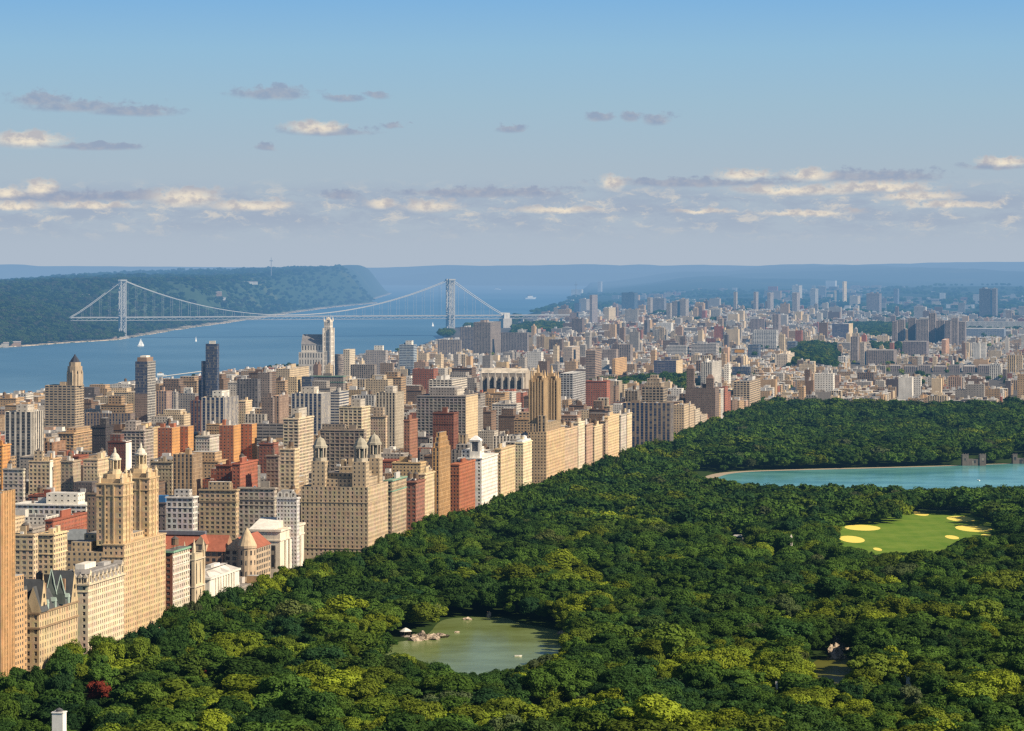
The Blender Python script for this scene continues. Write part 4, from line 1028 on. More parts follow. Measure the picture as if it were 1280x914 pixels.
 (AT, 'tallest brown slab by the bridge with wide shadowed face', 'apartment tower', 592, 626, 403, 7700, 613, None, 446, (0.27, 0.22, 0.19), 'vert', 'B'),
 (AT, 'wide brown slab, rightmost of the group by the bridge', 'apartment tower', 626, 661, 416, 7700, 659, None, 442, (0.27, 0.23, 0.22), 'vert', 'N'),
 (AT, 'silver grey slab pair with bluish windows right of the cathedral', 'apartment tower', 700, 732, 467, 4700, 716, None, 502, (0.44, 0.44, 0.44), 'grid', 'N'),
 (AT, 'narrow silver slab left of the silver grey pair', 'apartment tower', 690, 703, 470, 4800, 700, None, 497, (0.42, 0.41, 0.40), 'grid', 'N'),
 (AT, 'brown tower with banded side and white base at mid distance', 'apartment tower', 732, 752, 438, 6000, 744, None, 478, (0.34, 0.24, 0.18), 'strip', 'N'),
 (AH, 'orange tan block right of the brown banded tower', 'apartment block', 765, 786, 449, 6200, 769, None, 470, (0.56, 0.35, 0.17), 'std', 'N'),
 (AT, 'grey brown slab standing behind the orange tan block', 'apartment tower', 772, 791, 431, 6700, 788, None, 452, (0.33, 0.27, 0.24), 'vert', 'N'),
 (AH, 'brown block left of the grey brown slab', 'apartment block', 753, 773, 437, 6600, 770, None, 452, (0.33, 0.26, 0.22), 'std', 'B'),
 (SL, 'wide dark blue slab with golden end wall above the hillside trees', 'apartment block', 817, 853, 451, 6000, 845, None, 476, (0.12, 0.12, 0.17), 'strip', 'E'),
 (SL, 'long white banded hospital block at mid distance', 'hospital', 833, 861, 432, 7300, 858, None, 446, (0.62, 0.58, 0.52), 'strip', 'N'),
 (SL, 'long pale banded block with dark roof boxes right of the white hospital block', 'hospital', 864, 899, 430, 7300, 895, None, 446, (0.50, 0.45, 0.40), 'strip', 'B'),
 (AH, 'low white store with orange sign panel on its front', 'store', 914, 934, 436, 7200, 931, None, 447, (0.60, 0.58, 0.55), 'strip', 'O'),
 (AH, 'tan block with dark blue side right of the silver slabs', 'apartment block', 704, 728, 434, 6900, 715, None, 448, (0.48, 0.38, 0.28), 'std', 'N'),
 (AT, 'stepped brown ziggurat topped block on the avenue beyond the art deco tower', 'apartment tower', 802, 834, 484, 3900, 829, None, 506, (0.36, 0.28, 0.20), 'grid', 'Z'),
 (AT, 'narrow dark block with water tower left of the ziggurat topped block', 'apartment house', 781, 801, 489, 3950, 797, None, 506, (0.32, 0.26, 0.20), 'vert', 'T'),
 (SL, 'wide dark slab with three blue glass strips facing the park', 'apartment block', 778, 842, 504, 3850, 838, None, 545, (0.33, 0.25, 0.18), 'fin', 'N'),
 (SL, 'tan end block right of the wide slab with blue strips', 'apartment house', 842, 861, 506, 4100, 855, None, 542, (0.56, 0.43, 0.28), 'std', 'N'),
 (AT, 'broad dark brown art deco block with two brick turrets near the park corner', 'apartment tower', 857, 899, 485, 4420, 894, None, 524, (0.20, 0.145, 0.12), 'fine', 'D'),
 (AH, 'golden gridded block with dark left wall near the park corner', 'apartment house', 917, 962, 477, 5000, 937, None, 502, (0.58, 0.44, 0.28), 'grid', 'B'),
 (AH, 'white stepped block behind the broad dark brown art deco block', 'apartment house', 876, 902, 453, 5400, 890, None, 484, (0.68, 0.63, 0.55), 'vert', 'B'),
 (OF, 'dark blue glass block at mid distance above the golden gridded block', 'office block', 915, 939, 459, 6100, 937, None, 472, (0.07, 0.10, 0.15), 'glass', 'N'),
 (SL, 'white hospital slab with dark centre windows', 'hospital', 941, 973, 413, 8200, 970, None, 440, (0.72, 0.69, 0.63), 'grid', 'N'),
 (OF, 'blue grey glass block below the white hospital slab', 'office block', 935, 951, 431, 7400, 948, None, 450, (0.20, 0.25, 0.31), 'glass', 'N'),
 (OF, 'slim blue glass tower beside the round hill of trees', 'office block', 984, 997, 427, 7300, 994, None, 450, (0.22, 0.30, 0.38), 'glass', 'N'),
 (AH, 'cream stepped block left of the round hill of trees', 'apartment house', 971, 993, 443, 6600, 984, None, 462, (0.62, 0.52, 0.40), 'std', 'B'),
 (AT, 'tall brown slab right of the round hill of trees', 'apartment tower', 1063, 1074, 421, 7200, 1072, None, 462, (0.33, 0.27, 0.24), 'vert', 'N'),
 (AT, 'second tall tan slab right of the round hill of trees', 'apartment tower', 1075, 1083, 428, 7000, 1080, None, 463, (0.50, 0.42, 0.34), 'vert', 'N'),
 (HS, 'brown housing slab with lit right end, left of the long ribbed row', 'housing block', 1083, 1121, 438, 7000, 1117, None, 459, (0.28, 0.22, 0.19), 'vert', 'N'),
 (HS, 'purple brown housing slab below the ribbed slabs', 'housing block', 1128, 1161, 427, 7600, 1158, None, 447, (0.25, 0.20, 0.20), 'vert', 'N'),
 (HS, 'orange brown housing block with dark left wall near the stadium', 'housing block', 1177, 1201, 425, 7700, 1182, None, 446, (0.50, 0.28, 0.16), 'std', 'N'),
 (AT, 'dark pair of apartment towers in shadow near the right edge, taller left one', 'apartment tower', 1224, 1241, 361, 11000, 1238, None, 399, (0.10, 0.10, 0.12), 'vert', 'B'),  # near black walls: shade painted into the colour
 (AT, 'brown apartment tower beside the dark tower near the right edge', 'apartment tower', 1240, 1252, 361, 11100, 1245, None, 399, (0.24, 0.20, 0.18), 'vert', 'B'),
 (SL, 'white church with tall bell tower near the right edge', 'church', 1237, 1256, 457, 6300, 1249, None, 488, (0.74, 0.69, 0.60), 'vert', 'A'),
 ('stadium', 'long white stadium facade with arched dark openings at right', 'stadium', 1206, 1300, 403, 10300, 1280, 150, 413, (0.72, 0.68, 0.60), 'vert', 'N'),
 ('stadium', 'older grey blue stadium block behind the white facade', 'stadium', 1205, 1262, 411, 9700, 1255, 120, 424, (0.30, 0.33, 0.37), 'strip', 'N'),
 (AT, 'tall slim tower with blue shadowed side above the bridge ramp', 'apartment tower', 737, 747, 369, 10400, 740, None, 406, (0.36, 0.30, 0.27), 'vert', 'N'),
 (SL, 'dark teal block on the hilltop right of the slim tower', 'hospital', 777, 797, 366, 10900, 793, None, 389, (0.09, 0.11, 0.13), 'strip', 'B'),
 (AH, 'blue shadowed block left of the slim tower above the bridge ramp', 'apartment block', 718, 726, 379, 10800, 724, None, 392, (0.10, 0.11, 0.14), 'strip', 'N'),  # wall colour itself carries the painted blue shade
 (AH, 'tan hilltop block between the blue block and the slim tower', 'apartment block', 724, 737, 374, 11000, 733, None, 390, (0.42, 0.35, 0.28), 'std', 'B'),
 (AH, 'golden hilltop block right of the slim tower', 'apartment block', 755, 771, 385, 9900, 761, None, 402, (0.62, 0.49, 0.32), 'std', 'B'),
 (AH, 'pale ribbed hilltop block below the dark teal block', 'hospital', 781, 798, 387, 9700, 797, None, 405, (0.52, 0.45, 0.37), 'vert', 'B'),
 (AT, 'tan hilltop slab, first of the cluster right of the dark teal block', 'apartment tower', 809, 816, 372, 10600, 813, None, 396, (0.46, 0.39, 0.32), 'vert', 'N'),
 (AT, 'grey gridded hilltop slab, second of the cluster right of the dark teal block', 'apartment tower', 815, 833, 373, 10700, 830, None, 392, (0.33, 0.30, 0.30), 'grid', 'B'),
 (AT, 'tan hilltop slab, third of the cluster right of the dark teal block', 'apartment tower', 833, 840, 379, 10100, 838, None, 402, (0.46, 0.39, 0.32), 'vert', 'N'),
 (AT, 'brown hilltop slab, fourth of the cluster right of the dark teal block', 'apartment tower', 840, 850, 377, 10300, 846, None, 398, (0.36, 0.30, 0.26), 'vert', 'B'),
 (AT, 'pale hilltop slab, last of the cluster right of the dark teal block', 'apartment tower', 850, 861, 374, 10300, 857, None, 398, (0.42, 0.36, 0.31), 'vert', 'N'),
 (AT, 'slender tan river valley tower, first of four in a line across the right distance', 'apartment tower', 917, 922, 365, 11800, 920, None, 390, (0.50, 0.42, 0.33), 'vert', 'N'),
 (AT, 'slender two toned tower, second of four in a line across the right distance', 'apartment tower', 942, 948, 365, 11800, 945, None, 390, (0.44, 0.37, 0.32), 'vert', 'N'),
 (AT, 'slender two toned tower, third of four in a line across the right distance', 'apartment tower', 959, 967, 366, 11500, 963, None, 389, (0.44, 0.37, 0.32), 'vert', 'N'),
 (AT, 'slender two toned tower, last of four in a line across the right distance', 'apartment tower', 990, 1000, 366, 11300, 996, None, 391, (0.44, 0.37, 0.32), 'vert', 'N'),
 (AT, 'cream crowned tower behind the last slender two toned tower', 'apartment tower', 990, 1004, 357, 12000, 999, None, 372, (0.62, 0.55, 0.44), 'std', 'B'),
 (AT, 'pale slab with white side right of the four slender towers', 'apartment tower', 1013, 1026, 361, 11800, 1019, None, 382, (0.58, 0.52, 0.44), 'vert', 'N'),
 (AT, 'white box like block high on the far slope', 'apartment block', 1032, 1046, 351, 13500, 1044, None, 360, (0.64, 0.60, 0.54), 'none', 'N'),
 (AT, 'bright golden tower, tallest of the far right cluster', 'apartment tower', 1053, 1064, 352, 12000, 1055, None, 380, (0.74, 0.58, 0.36), 'std', 'N'),
 (AT, 'bright golden tower left of the tallest golden tower', 'apartment tower', 1043, 1054, 363, 11800, 1045, None, 380, (0.74, 0.58, 0.36), 'std', 'N'),
 (AH, 'yellow tan block right of the bright golden towers', 'apartment block', 1062, 1084, 370, 11500, 1072, None, 384, (0.54, 0.44, 0.31), 'std', 'B'),
 (AT, 'brown ribbed slab right of the bright golden towers', 'apartment tower', 1083, 1102, 367, 11200, 1099, None, 392, (0.32, 0.25, 0.22), 'vert', 'B'),
 (AT, 'lone grey blue tower left of the stadium distance', 'apartment tower', 1117, 1124, 361, 12200, 1122, None, 382, (0.24, 0.25, 0.28), 'vert', 'N'),
 (AH, 'purple brown slab group left of the white hospital slab', 'housing block', 938, 957, 399, 8900, 955, None, 413, (0.36, 0.28, 0.26), 'vert', 'N'),
 (AT, 'brown tower above the white hospital slab', 'apartment tower', 966, 976, 393, 8900, 973, None, 414, (0.34, 0.27, 0.25), 'vert', 'N'),
 (AH, 'dark blue shadowed school block left of the hillside park at right', 'housing block', 1040, 1066, 405, 8700, 1061, None, 418, (0.14, 0.14, 0.19), 'strip', 'E'),  # blue of the shadow painted in as wall colour
 (AH, 'white block on the far river bank with tall mast above it', 'apartment block', 714, 729, 362, 16000, 727, None, 369, (0.75, 0.72, 0.66), 'std', 'N'),
 (AH, 'white hilltop tower on the far bank beyond the river bend', 'apartment tower', 747, 753, 352, 17000, 751, None, 363, (0.60, 0.56, 0.52), 'std', 'N'),
 (AT, 'pale tower block among trees at the left edge of the far bank', 'apartment tower', -8, 7, 368, 10700, 5, None, 382, (0.56, 0.46, 0.38), 'std', 'N'),
]
for k, (l, r_, t) in enumerate(((1115, 1123, 402), (1122, 1132, 400), (1135, 1146, 398), (1145, 1162, 400), (1161, 1171, 392), (1170, 1182, 401), (1181, 1190, 401), (1189, 1199, 398), (1198, 1208, 402))):
    B.append((HS, ('brown', 'tan edged', 'pale edged', 'wide brown', 'tallest', 'plain brown', 'narrow brown', 'lit', 'end')[k] + ' housing slab, %s from left in the ribbed row below the far stadium' % ('first second third fourth fifth sixth seventh eighth ninth'.split()[k]), 'housing block', l, r_, t, 8300 + 40 * (k % 3), r_ - 2, None, 430, (0.27 + .05 * (k % 2), 0.22 + .04 * (k % 2), 0.20 + .03 * (k % 2)), 'vert', 'N'))
for k in range(7):
    l = 1111 + k * 18.5
    B.append((HS, 'low brown housing slab, %s from left in the row above the park corner roofs' % ('first second third fourth fifth sixth seventh'.split()[k]), 'housing block', l, l + 17, 457 + (k % 2), 6700, l + 14.5, None, 473, (0.33, 0.27, 0.24), 'vert', 'N'))
# the front row along the park: left of south face, corner, right end, roof row, wall colour and its word, windows, options
FRONT = [
 (485, 490, 508, 600, (0.42, 0.33, 0.22), 'tan', 'big', 'K'), (508, 520, 531, 602, (0.30, 0.14, 0.10), 'red brown', 'big', 'T'), (525, 531, 543, 592, (0.58, 0.46, 0.29), 'cream', 'std', 'B'),
 (543, 549, 563, 560, (0.60, 0.34, 0.13), 'orange', 'vert', 'Q'), (562, 574, 594, 580, (0.36, 0.135, 0.07), 'brick red', 'std', 'B'),
 (621, 626, 644, 561, (0.60, 0.46, 0.28), 'golden tan', 'std', 'B'), (644, 654, 665, 553, (0.66, 0.56, 0.37), 'pale yellow', 'fine', 'H'),
 (703, 706, 722, 537, (0.50, 0.37, 0.25), 'tan', 'std', 'T'), (719, 723, 731, 528, (0.62, 0.53, 0.39), 'white topped', 'std', 'B'), (730, 733, 741, 531, (0.46, 0.31, 0.22), 'pink brown', 'std', 'B'),
 (740, 743, 753, 533, (0.58, 0.45, 0.29), 'cream', 'std', 'T'), (752, 757, 760, 526, (0.45, 0.33, 0.23), 'brown', 'std', 'N'), (757, 760, 774, 521, (0.60, 0.45, 0.27), 'golden', 'fine', 'B'),
 (773, 776, 783, 519, (0.52, 0.46, 0.39), 'grey cream', 'std', 'B'), (781, 784, 790, 517, (0.63, 0.51, 0.34), 'pale cream', 'std', 'B'),
 (859, 862, 868, 507, (0.52, 0.40, 0.27), 'tan', 'std', 'B'), (867, 869, 875, 512, (0.56, 0.47, 0.35), 'cream', 'std', 'B'), (874, 876, 884, 520, (0.52, 0.42, 0.31), 'low tan', 'std', 'N'), (883, 884, 890, 523, (0.40, 0.22, 0.15), 'low brick', 'std', 'N'),
]
NTH = 'first second third fourth fifth sixth seventh eighth ninth tenth eleventh twelfth thirteenth fourteenth fifteenth sixteenth seventeenth eighteenth nineteenth'.split()
BYLAND = {0: 'right of the lantern block', 5: 'right of the white belvedere house', 7: 'beyond the art deco tower', 15: 'beyond the wide slab with blue strips'}
for k, (l, c, r_, t, col, cw_, st, op) in enumerate(FRONT):
    b0 = max(b for b in BYLAND if b <= k)
    lab = f'{cw_} apartment house, {NTH[k - b0]} in park front row {BYLAND[b0]}'
    B.append((AH, lab, 'apartment house', l, r_, t, Ycpw(c), c, None, t + 75, col, st, op))


def extra_parts(op, r, W, D, H, col, rng, mw, mr, gls):
    x, y = W / 2, D / 2
    roofc = rng.choice(ROOFS[:4])
    if 'C' in op:      # octagonal domed crown
        m = MB(); q = 10.0; z = H
        for rr, h in ((q, 14), (q * .9, 23), (q * .72, 28)): m.lathe(x - 6, 0, [(rr, H - .9), (rr, H + h)], 8, 'masonry', (0.43, 0.34, 0.24), math.pi / 8)
        for kk in range(8):
            a_ = math.pi / 4 * kk; m.lathe(x - 6 + q * math.cos(a_) * .95, q * math.sin(a_) * .95, [(1.1, H - .9), (.9, H + 16), (.1, H + 19)], 5, 'masonry', (0.48, 0.39, 0.28))
        m.build('crown_tower', r); m = MB(); m.lathe(x - 6, 0, [(q * .66, H + 28), (q * .5, H + 31), (q * .2, H + 35), (.2, H + 38)], 8, 'masonry', (0.05, 0.055, 0.075)); m.build('dome', r)
    if 'S' in op:
        m = MB(); m.box(-x - 6.5, -x - .003, -y * .8, y * .8, 0, H * .80, 'facade', col, STY['glass'], topmat='roofing', topcol=ROOFS[1], gls=(0.02, 0.045, 0.11)); m.box(-x - 11, -x - 6.503, -y * .6, y * .7, 0, H * .58, 'facade', col, STY['glass'], topmat='roofing', topcol=ROOFS[1], gls=(0.02, 0.045, 0.11)); m.build('shoulder', r)
        m = MB(); m.box(-x * .5, x * .5, -y * .4, y * .4, H - .9, H + 4, 'masonry', WHT); m.build('bulkhead', r)
    if 'U' in op:
        m = MB(); m.box(-x + .3, x - .3, -y + .3, -y + 9, H - .85, H + 5.0, 'masonry', (0.045, 0.16, 0.36)); m.build('tarpaulin', r)
    if 'A' in op:
        for k in range(3):
            m = MB(); xc = -x + W * (k + .5) / 3; m.face([(xc + 2.2 * math.cos(a), -y - .1, H + 2 + 2.6 * math.sin(a)) for a in (0, .5, 1.05, 1.57, 2.1, 2.64, 3.14)] + [(xc - 2.2, -y - .1, H), (xc + 2.2, -y - .1, H)], 'masonry', WHT); m.box(xc - .8, xc + .8, -y - .18, -y - .1, H + .6, H + 3, 'window_glass', (1, 1, 1)); m.build('gable', r)
    if 'K' in op or 'M' in op:
        m = MB(); c = (0.20, 0.34, 0.25) if 'K' in op else [v * .8 for v in col]
        band(m, -x, x, -y, y, H - 1.2, H - .2, .8, c); band(m, -x, x, -y, y, H - 9.6, H - 8.8, .5, c); m.build('cornice', r)
    if 'P' in op:
        m = MB(); a = rng.uniform(-.5, -.1); m.box(x * a, x * (a + .85), -y * .5, y * .55, H - .9, H + rng.uniform(6, 9), 'facade', LGT if rng.random() < .5 else WHT, (5, 4, .3, .3), topmat='roofing', topcol=roofc); m.build('penthouse', r)
    if 'G' in op:
        m = MB(); m.box(-x * .8, x * .8, -y * .8, y * .8, H - .9, H + 5, 'masonry', (0.28, 0.20, 0.15)); m.box(-x * .5, x * .5, -y * .5, y * .5, H + 5.003, H + 7, 'masonry', WHT); m.build('crown_block', r)
        m = MB(); m.box(-x - .4, x - .0, -y - .5, -y - .003, 0, H * .62, 'facade', (0.27, 0.20, 0.17), STY['fine']); m.build('lower_cladding', r)
        m = MB(); m.box(x + .003, x + .5, -y, y, 0, H, 'facade', (0.42, 0.40, 0.37), STY['grid']); m.build('side_cladding', r)
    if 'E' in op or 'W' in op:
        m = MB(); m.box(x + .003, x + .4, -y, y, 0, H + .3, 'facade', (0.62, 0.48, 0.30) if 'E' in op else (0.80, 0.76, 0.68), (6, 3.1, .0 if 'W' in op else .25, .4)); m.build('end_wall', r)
    if 'Z' in op:
        z = H - .9
        for k, h in ((.78, 5), (.58, 10), (.34, 14)): 
            m = MB(); m.box(-x * k, x * k, -y * k, y * k, z, H + h, 'facade', col, STY['std'], topmat='roofing', topcol=roofc); m.build('setback', r); z = H + h + .003
    if 'D' in op:
        for xc, hh in ((-x + 6, 26), (x - 8, 13)):
            m = MB(); m.box(xc - 5, xc + 5, -y + 2, -y + 14, H - .9, H + hh, 'facade', col, STY['fine'], topmat='roofing', topcol=roofc); m.hip(xc - 5, xc + 5, -y + 2, -y + 14, H + hh + .003, H + hh + 5, 3, 'masonry', (0.23, 0.15, 0.12)); m.build('turret', r)
    if 'Q' in op:
        z = H - .9
        for k, h in ((.85, 4), (.7, 8.5), (.55, 12.5)):
            m = MB(); m.box(-x * k, x * k, -y * k, y * k, z, H + h, 'facade', col, STY['vert'], topmat='roofing', topcol=roofc); m.build('setback', r); z = H + h + .003
    if 'H' in op:
        m = MB(); m.box(-x + 1, x - 1, -y + 1, y - 1, H - .9, H + 1.5, 'masonry', (0.62, 0.64, 0.64)); m.lathe(-x * .2, y * .3, [(3, H + 1.5), (2.4, H + 4.4), (.4, H + 5.4)], 10, 'masonry', (0.7, 0.7, 0.7)); m.build('roof_deck', r)
    if 'O' in op:
        m = MB(); m.box(-x * .5, x * .9, -y - .6, -y - .01, H - 9, H - 2, 'masonry', (0.75, 0.36, 0.05)); m.build('sign_panel', r)


def add_building(name, label, cat, xL, xR, yt, Y, xC, D, yvis, col, sty, op, group=None):
    if Y > 9500 and name != 'stadium':      # far towers: stand them where the slope meets the view at their foot
        Y = 9000.0
        while Y < 27000 and PyOf(ground(XofPx((xL + xR) / 2, Y), Y), Y) > yvis + 2: Y += 40
    Xc, Y, W, D, H, g = place(xL, xR, yt, Y, D, xC)
    D = min(D, 140)
    register(Xc, Y, W, D, xL, xR, yt, yvis)
    r = thing(name, label, cat, centre(Xc, Y, W, D, g), ROT, group)
    rng = random.Random(hash((round(xL), round(yt))) & 0xffff)
    gls = (0.02, 0.045, 0.11) if sty == 'glass' or 'blue' in label else (0.036, 0.038, 0.046)
    mw, mr = MB(), MB()
    x, y = W / 2, D / 2
    if name == 'round_tower':
        mw.lathe(0, 0, [(x, 0), (x, H)], 20, 'masonry', col); n = int(H / 3.2)
        for k in range(n): mw.lathe(0, 0, [(x + .02, k * 3.2 + 1), (x + .02, k * 3.2 + 2.4)], 20, 'window_glass', (1, 1, 1))
        mw.build('wall', r)
    elif Y < 3900 and sty in ('big', 'std', 'loft', 'grid', 'balc', 'fine') and H < 110 and W * H < 6000:
        p = STY[sty]; wins = []
        facade_cells(mw, wins, (-x, -y), (x, -y), 0, H, col, p[0], p[1], p[2], p[3], .45 if sty in ('grid', 'balc') else .3)
        facade_cells(mw, wins, (x, -y), (x, y), 0, H, [min(1, c * 1.04) for c in col], p[0], p[1], p[2], p[3], .45 if sty in ('grid', 'balc') else .3)
        mw.wall((x, y), (-x, y), 0, H, 'facade', col, p); mw.wall((-x, y), (-x, -y), 0, H, 'facade', col, p)
        a, b, c, d = -x + .45, x - .45, -y + .45, y - .45; o = [(-x, -y, H), (x, -y, H), (x, y, H), (-x, y, H)]; i = [(a, c, H), (b, c, H), (b, d, H), (a, d, H)]
        for k in range(4): mw.face([o[k], o[(k + 1) % 4], i[(k + 1) % 4], i[k]], 'masonry', [min(1, v * 1.1) for v in col])
        mr.face([(a, c, H - .9), (b, c, H - .9), (b, d, H - .9), (a, d, H - .9)], 'roofing', rng.choice(ROOFS[:4])); mw.build('wall', r); mr.build('roof', r)
        m = MB(); cc = shade(col, rng.choice((.78, 1.12, 1.2))); band(m, -x, x, -y, y, H - 1.3, H - .35, rng.uniform(.4, .9), cc); m.build('cornice', r)
        if rng.random() < .7:
            m = MB(); zz = H - p[1] * rng.choice((2, 3, 4)); band(m, -x, x, -y, y, zz - .25, zz + .25, .3, cc); m.build('string_course', r)
        if H > 30 and 'T' not in op and W > 14 and rng.random() < .75:
            m = MB(); k = rng.uniform(.45, .75); q = rng.uniform(-.2, .2) * W; m.box(q - x * k, q + x * k * .8, -y * k, y * k, H - .89, H + rng.uniform(4, 9), 'facade', col, STY['std'], topmat='roofing', topcol=rng.choice(ROOFS)); m.build('setback', r)
        zlo = max(0, ZC - (yvis - HZ) * Y / F - 4)
        hang_windows(r, [w for w in wins if w[0][2] > zlo], 40 if Y > 2700 else 70)
        low = [w for w in wins if w[0][2] <= zlo]
        if low:
            m = MB()
            for p_, d_, w_, h_ in low: window_faces(m, p_, d_, w_, h_)
            tag(m.build('window', r), None, None, None, 'stuff')
    else:
        shell(mw, mr, -x, x, -y, y, 0, H, col, STY[sty], rng.choice(ROOFS[:4]), gls); mw.build('wall', r); mr.build('roof', r)
    extra_parts(op, r, W, D, H, col, rng, mw, mr, gls)
    if 'N' not in op or Y < 4500:
        for nm, mm in clutter(rng, W * .8, D * .8, H, ROOFS[0], col, 2 if 'B' in op else 1, 'T' in op): mm.build(nm, r)
    return r


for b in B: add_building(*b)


# the two stepped orange brick towers
def stepped_tower(xs, yt, Y, label):
    g1 = place(xs[0], xs[2], yt, Y, None, xs[1]); Xc, Y, W, D, H, g = g1
    register(Xc, Y, W + 20, D + 20, xs[0], xs[4], yt, yt + 42)
    r = thing('orange_brick_tower', label, 'apartment tower', centre(Xc, Y, W, D, g)); x, y = W / 2, D / 2
    Y2 = Y + D * CA + 1; X2, _, W2, D2, H2, g2 = place(xs[2], xs[4], yt, Y2, None, xs[3])
    red, lit_org = (0.40, 0.15, 0.085), (0.56, 0.29, 0.11); p = (3.6, 3.0, .36, .45)  # one brick, shade painted in: redder south and north walls, orange lit ones
    s1, w1 = sw(Xc, Y); s2, w2 = sw(X2, Y2)
    dx, dy = -(w2 - w1) + x, (s2 - s1) - y          # corner of the rear wing in local metres
    for a, b, c, d in ((-x, x, -y, y), (dx - max(W2, 12), dx, max(dy, y + .01), max(dy, y + .01) + D2)):
        m, mr = MB(), MB(); m.wall((a, c), (b, c), 0, H, 'facade', red, p); m.wall((b, c), (b, d), 0, H, 'facade', lit_org, (4.4, 3.0, .25, .4)); m.wall((b, d), (a, d), 0, H, 'facade', red, p); m.wall((a, d), (a, c), 0, H, 'facade', lit_org, p)
        m.build('wall', r); mr.face([(a, c, H), (b, c, H), (b, d, H), (a, d, H)], 'roofing', (0.42, 0.36, 0.30)); mr.build('roof', r)
    for nm, mm in clutter(random.Random(xs[0]), W, D, H + .9, ROOFS[0], red, 2, False): mm.build(nm, r)


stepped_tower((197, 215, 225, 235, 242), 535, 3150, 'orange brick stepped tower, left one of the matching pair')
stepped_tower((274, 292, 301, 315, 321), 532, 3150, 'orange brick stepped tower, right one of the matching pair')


# houses on the far bank, set on the slope where the view meets it
def bank_point(px, py):
    Y = 9000.0
    while Y < 26000:
        di = (interp(WEST_SHORE, Y) - px) * Y / F
        if di > 5:
            z = WATER + 2 + west_height(XofPx(px, Y), Y, di)
            if PyOf(z, Y) <= py: return Y, z
        Y += 15
    return 26000.0, 100.0


for l, r_, y0, y1, col, nm, lab in ((80, 90, 367, 371, WHT, 'house', 'left one of two small pale houses on the wooded bank above the bridge end'), (99, 112, 368, 372, LGT, 'house', 'right one of two small pale houses on the wooded bank above the bridge end'), (257, 263, 348, 351, WHT, 'house', 'tiny white house high on the far cliffs'),
                                     (294, 322, 352, 355, WHT, 'school_building', 'long white low hall high on the far cliffs'), (268, 277, 365, 370, PNK, 'house', 'pinkish villa half way up the far cliffs'), (278, 282, 372, 375, WHT, 'house', 'white cottage below the pinkish villa on the far cliffs'),
                                     (-2, 11, 429, 435, LGT, 'boathouse', 'pale boathouse on the far shore at the left edge'), (13, 26, 431, 437, PNK, 'boathouse', 'pinkish boathouse on the far shore right of the pale one'), (137, 146, 421, 424, PNK, 'boathouse', 'low tan hut on the far shore just left of the bridge tower')):
    Y, z = bank_point((l + r_) / 2, y1); k = Y / F; Wd = (r_ - l) * k; H = (y1 - y0) * k
    r = thing(nm, lab, {'school_building': 'school'}.get(nm, nm), (XofPx((l + r_) / 2, Y), Y, z - 4), .2)
    m = MB(); m.box(-Wd / 2, Wd / 2, -8, 8, 0, H * .75 + 4, 'facade', col, STY['std'], top=False); m.build('wall', r)
    m = MB(); m.gable(-Wd / 2 - .5, Wd / 2 + .5, -8.6, 8.6, H * .75 + 4, H + 4, 'masonry', (.34, .30, .28), 'x', 'masonry', col); m.build('roof', r)


# ------------------------------------------------------------------ the rest of the city, lot by lot along the streets
SKY_CAP = [(-60, 497), (0, 493), (60, 489), (110, 488), (150, 478), (230, 472), (300, 461), (375, 456), (430, 447), (470, 441), (512, 438), (530, 431), (548, 424), (600, 420), (640, 421), (690, 412), (720, 402), (780, 398), (860, 395), (930, 388), (1000, 386), (1100, 388), (1200, 398), (1290, 402)]
GREENS = [  # hillside and street parks inside the city, in picture columns with their depth
    ('morningside', 735, 868, 5250, 5900), ('round_hill', 988, 1048, 6500, 7700), ('ridge_park', 1062, 1150, 9000, 10600), ('ridge_low', 1090, 1130, 7800, 8150), ('river_park', 640, 708, 9300, 10400), ('bridge_park', 580, 600, 10300, 10700), ('river_bank', 548, 566, 9450, 9900), ('small_square', 870, 905, 7400, 7800)]


def in_green(X, Y):
    px = PxOf(X, Y)
    return any(a - 2 < px < b + 2 and c - 40 < Y < d + 40 for _, a, b, c, d in GREENS)


STY['dim'] = (4.0, 3.4, .36, .42)
LOTS = []


def try_lot(s, w, D, W, H, kind, rng):
    X, Y = xy(s, w)
    if Y < 1500: return
    xl, _ = PxOf(*xy(s, w + W)), 0
    px, pr = PxOf(X, Y), PxOf(*xy(s + D, w))
    if max(px, pr) < -25 or xl > 1310: return
    if px < interp(EAST_SHORE, Y) + 2: return
    for a, b, c, d in TAKEN:
        if s < b and s + D > a and w < d and w + W > c: return
    if in_green(X, Y): return
    g = ground(X, Y)
    lim = interp(SKY_CAP, (xl + pr) / 2) + rng.uniform(0, 5) * (1 if Y > 4200 else .3)
    for (l, r_, yt, yv, Yh) in SHOWN:
        if Yh > Y - 5 and l < pr and r_ > xl and yv - 2 > lim: lim = yv - 2
    Hmax = ZC - g - (lim - HZ) * Y / F
    if H > Hmax: H = Hmax - rng.uniform(0, 1.5)
    if H < 7: return
    LOTS.append([s, w, D, W, H, g, kind, xl, pr])


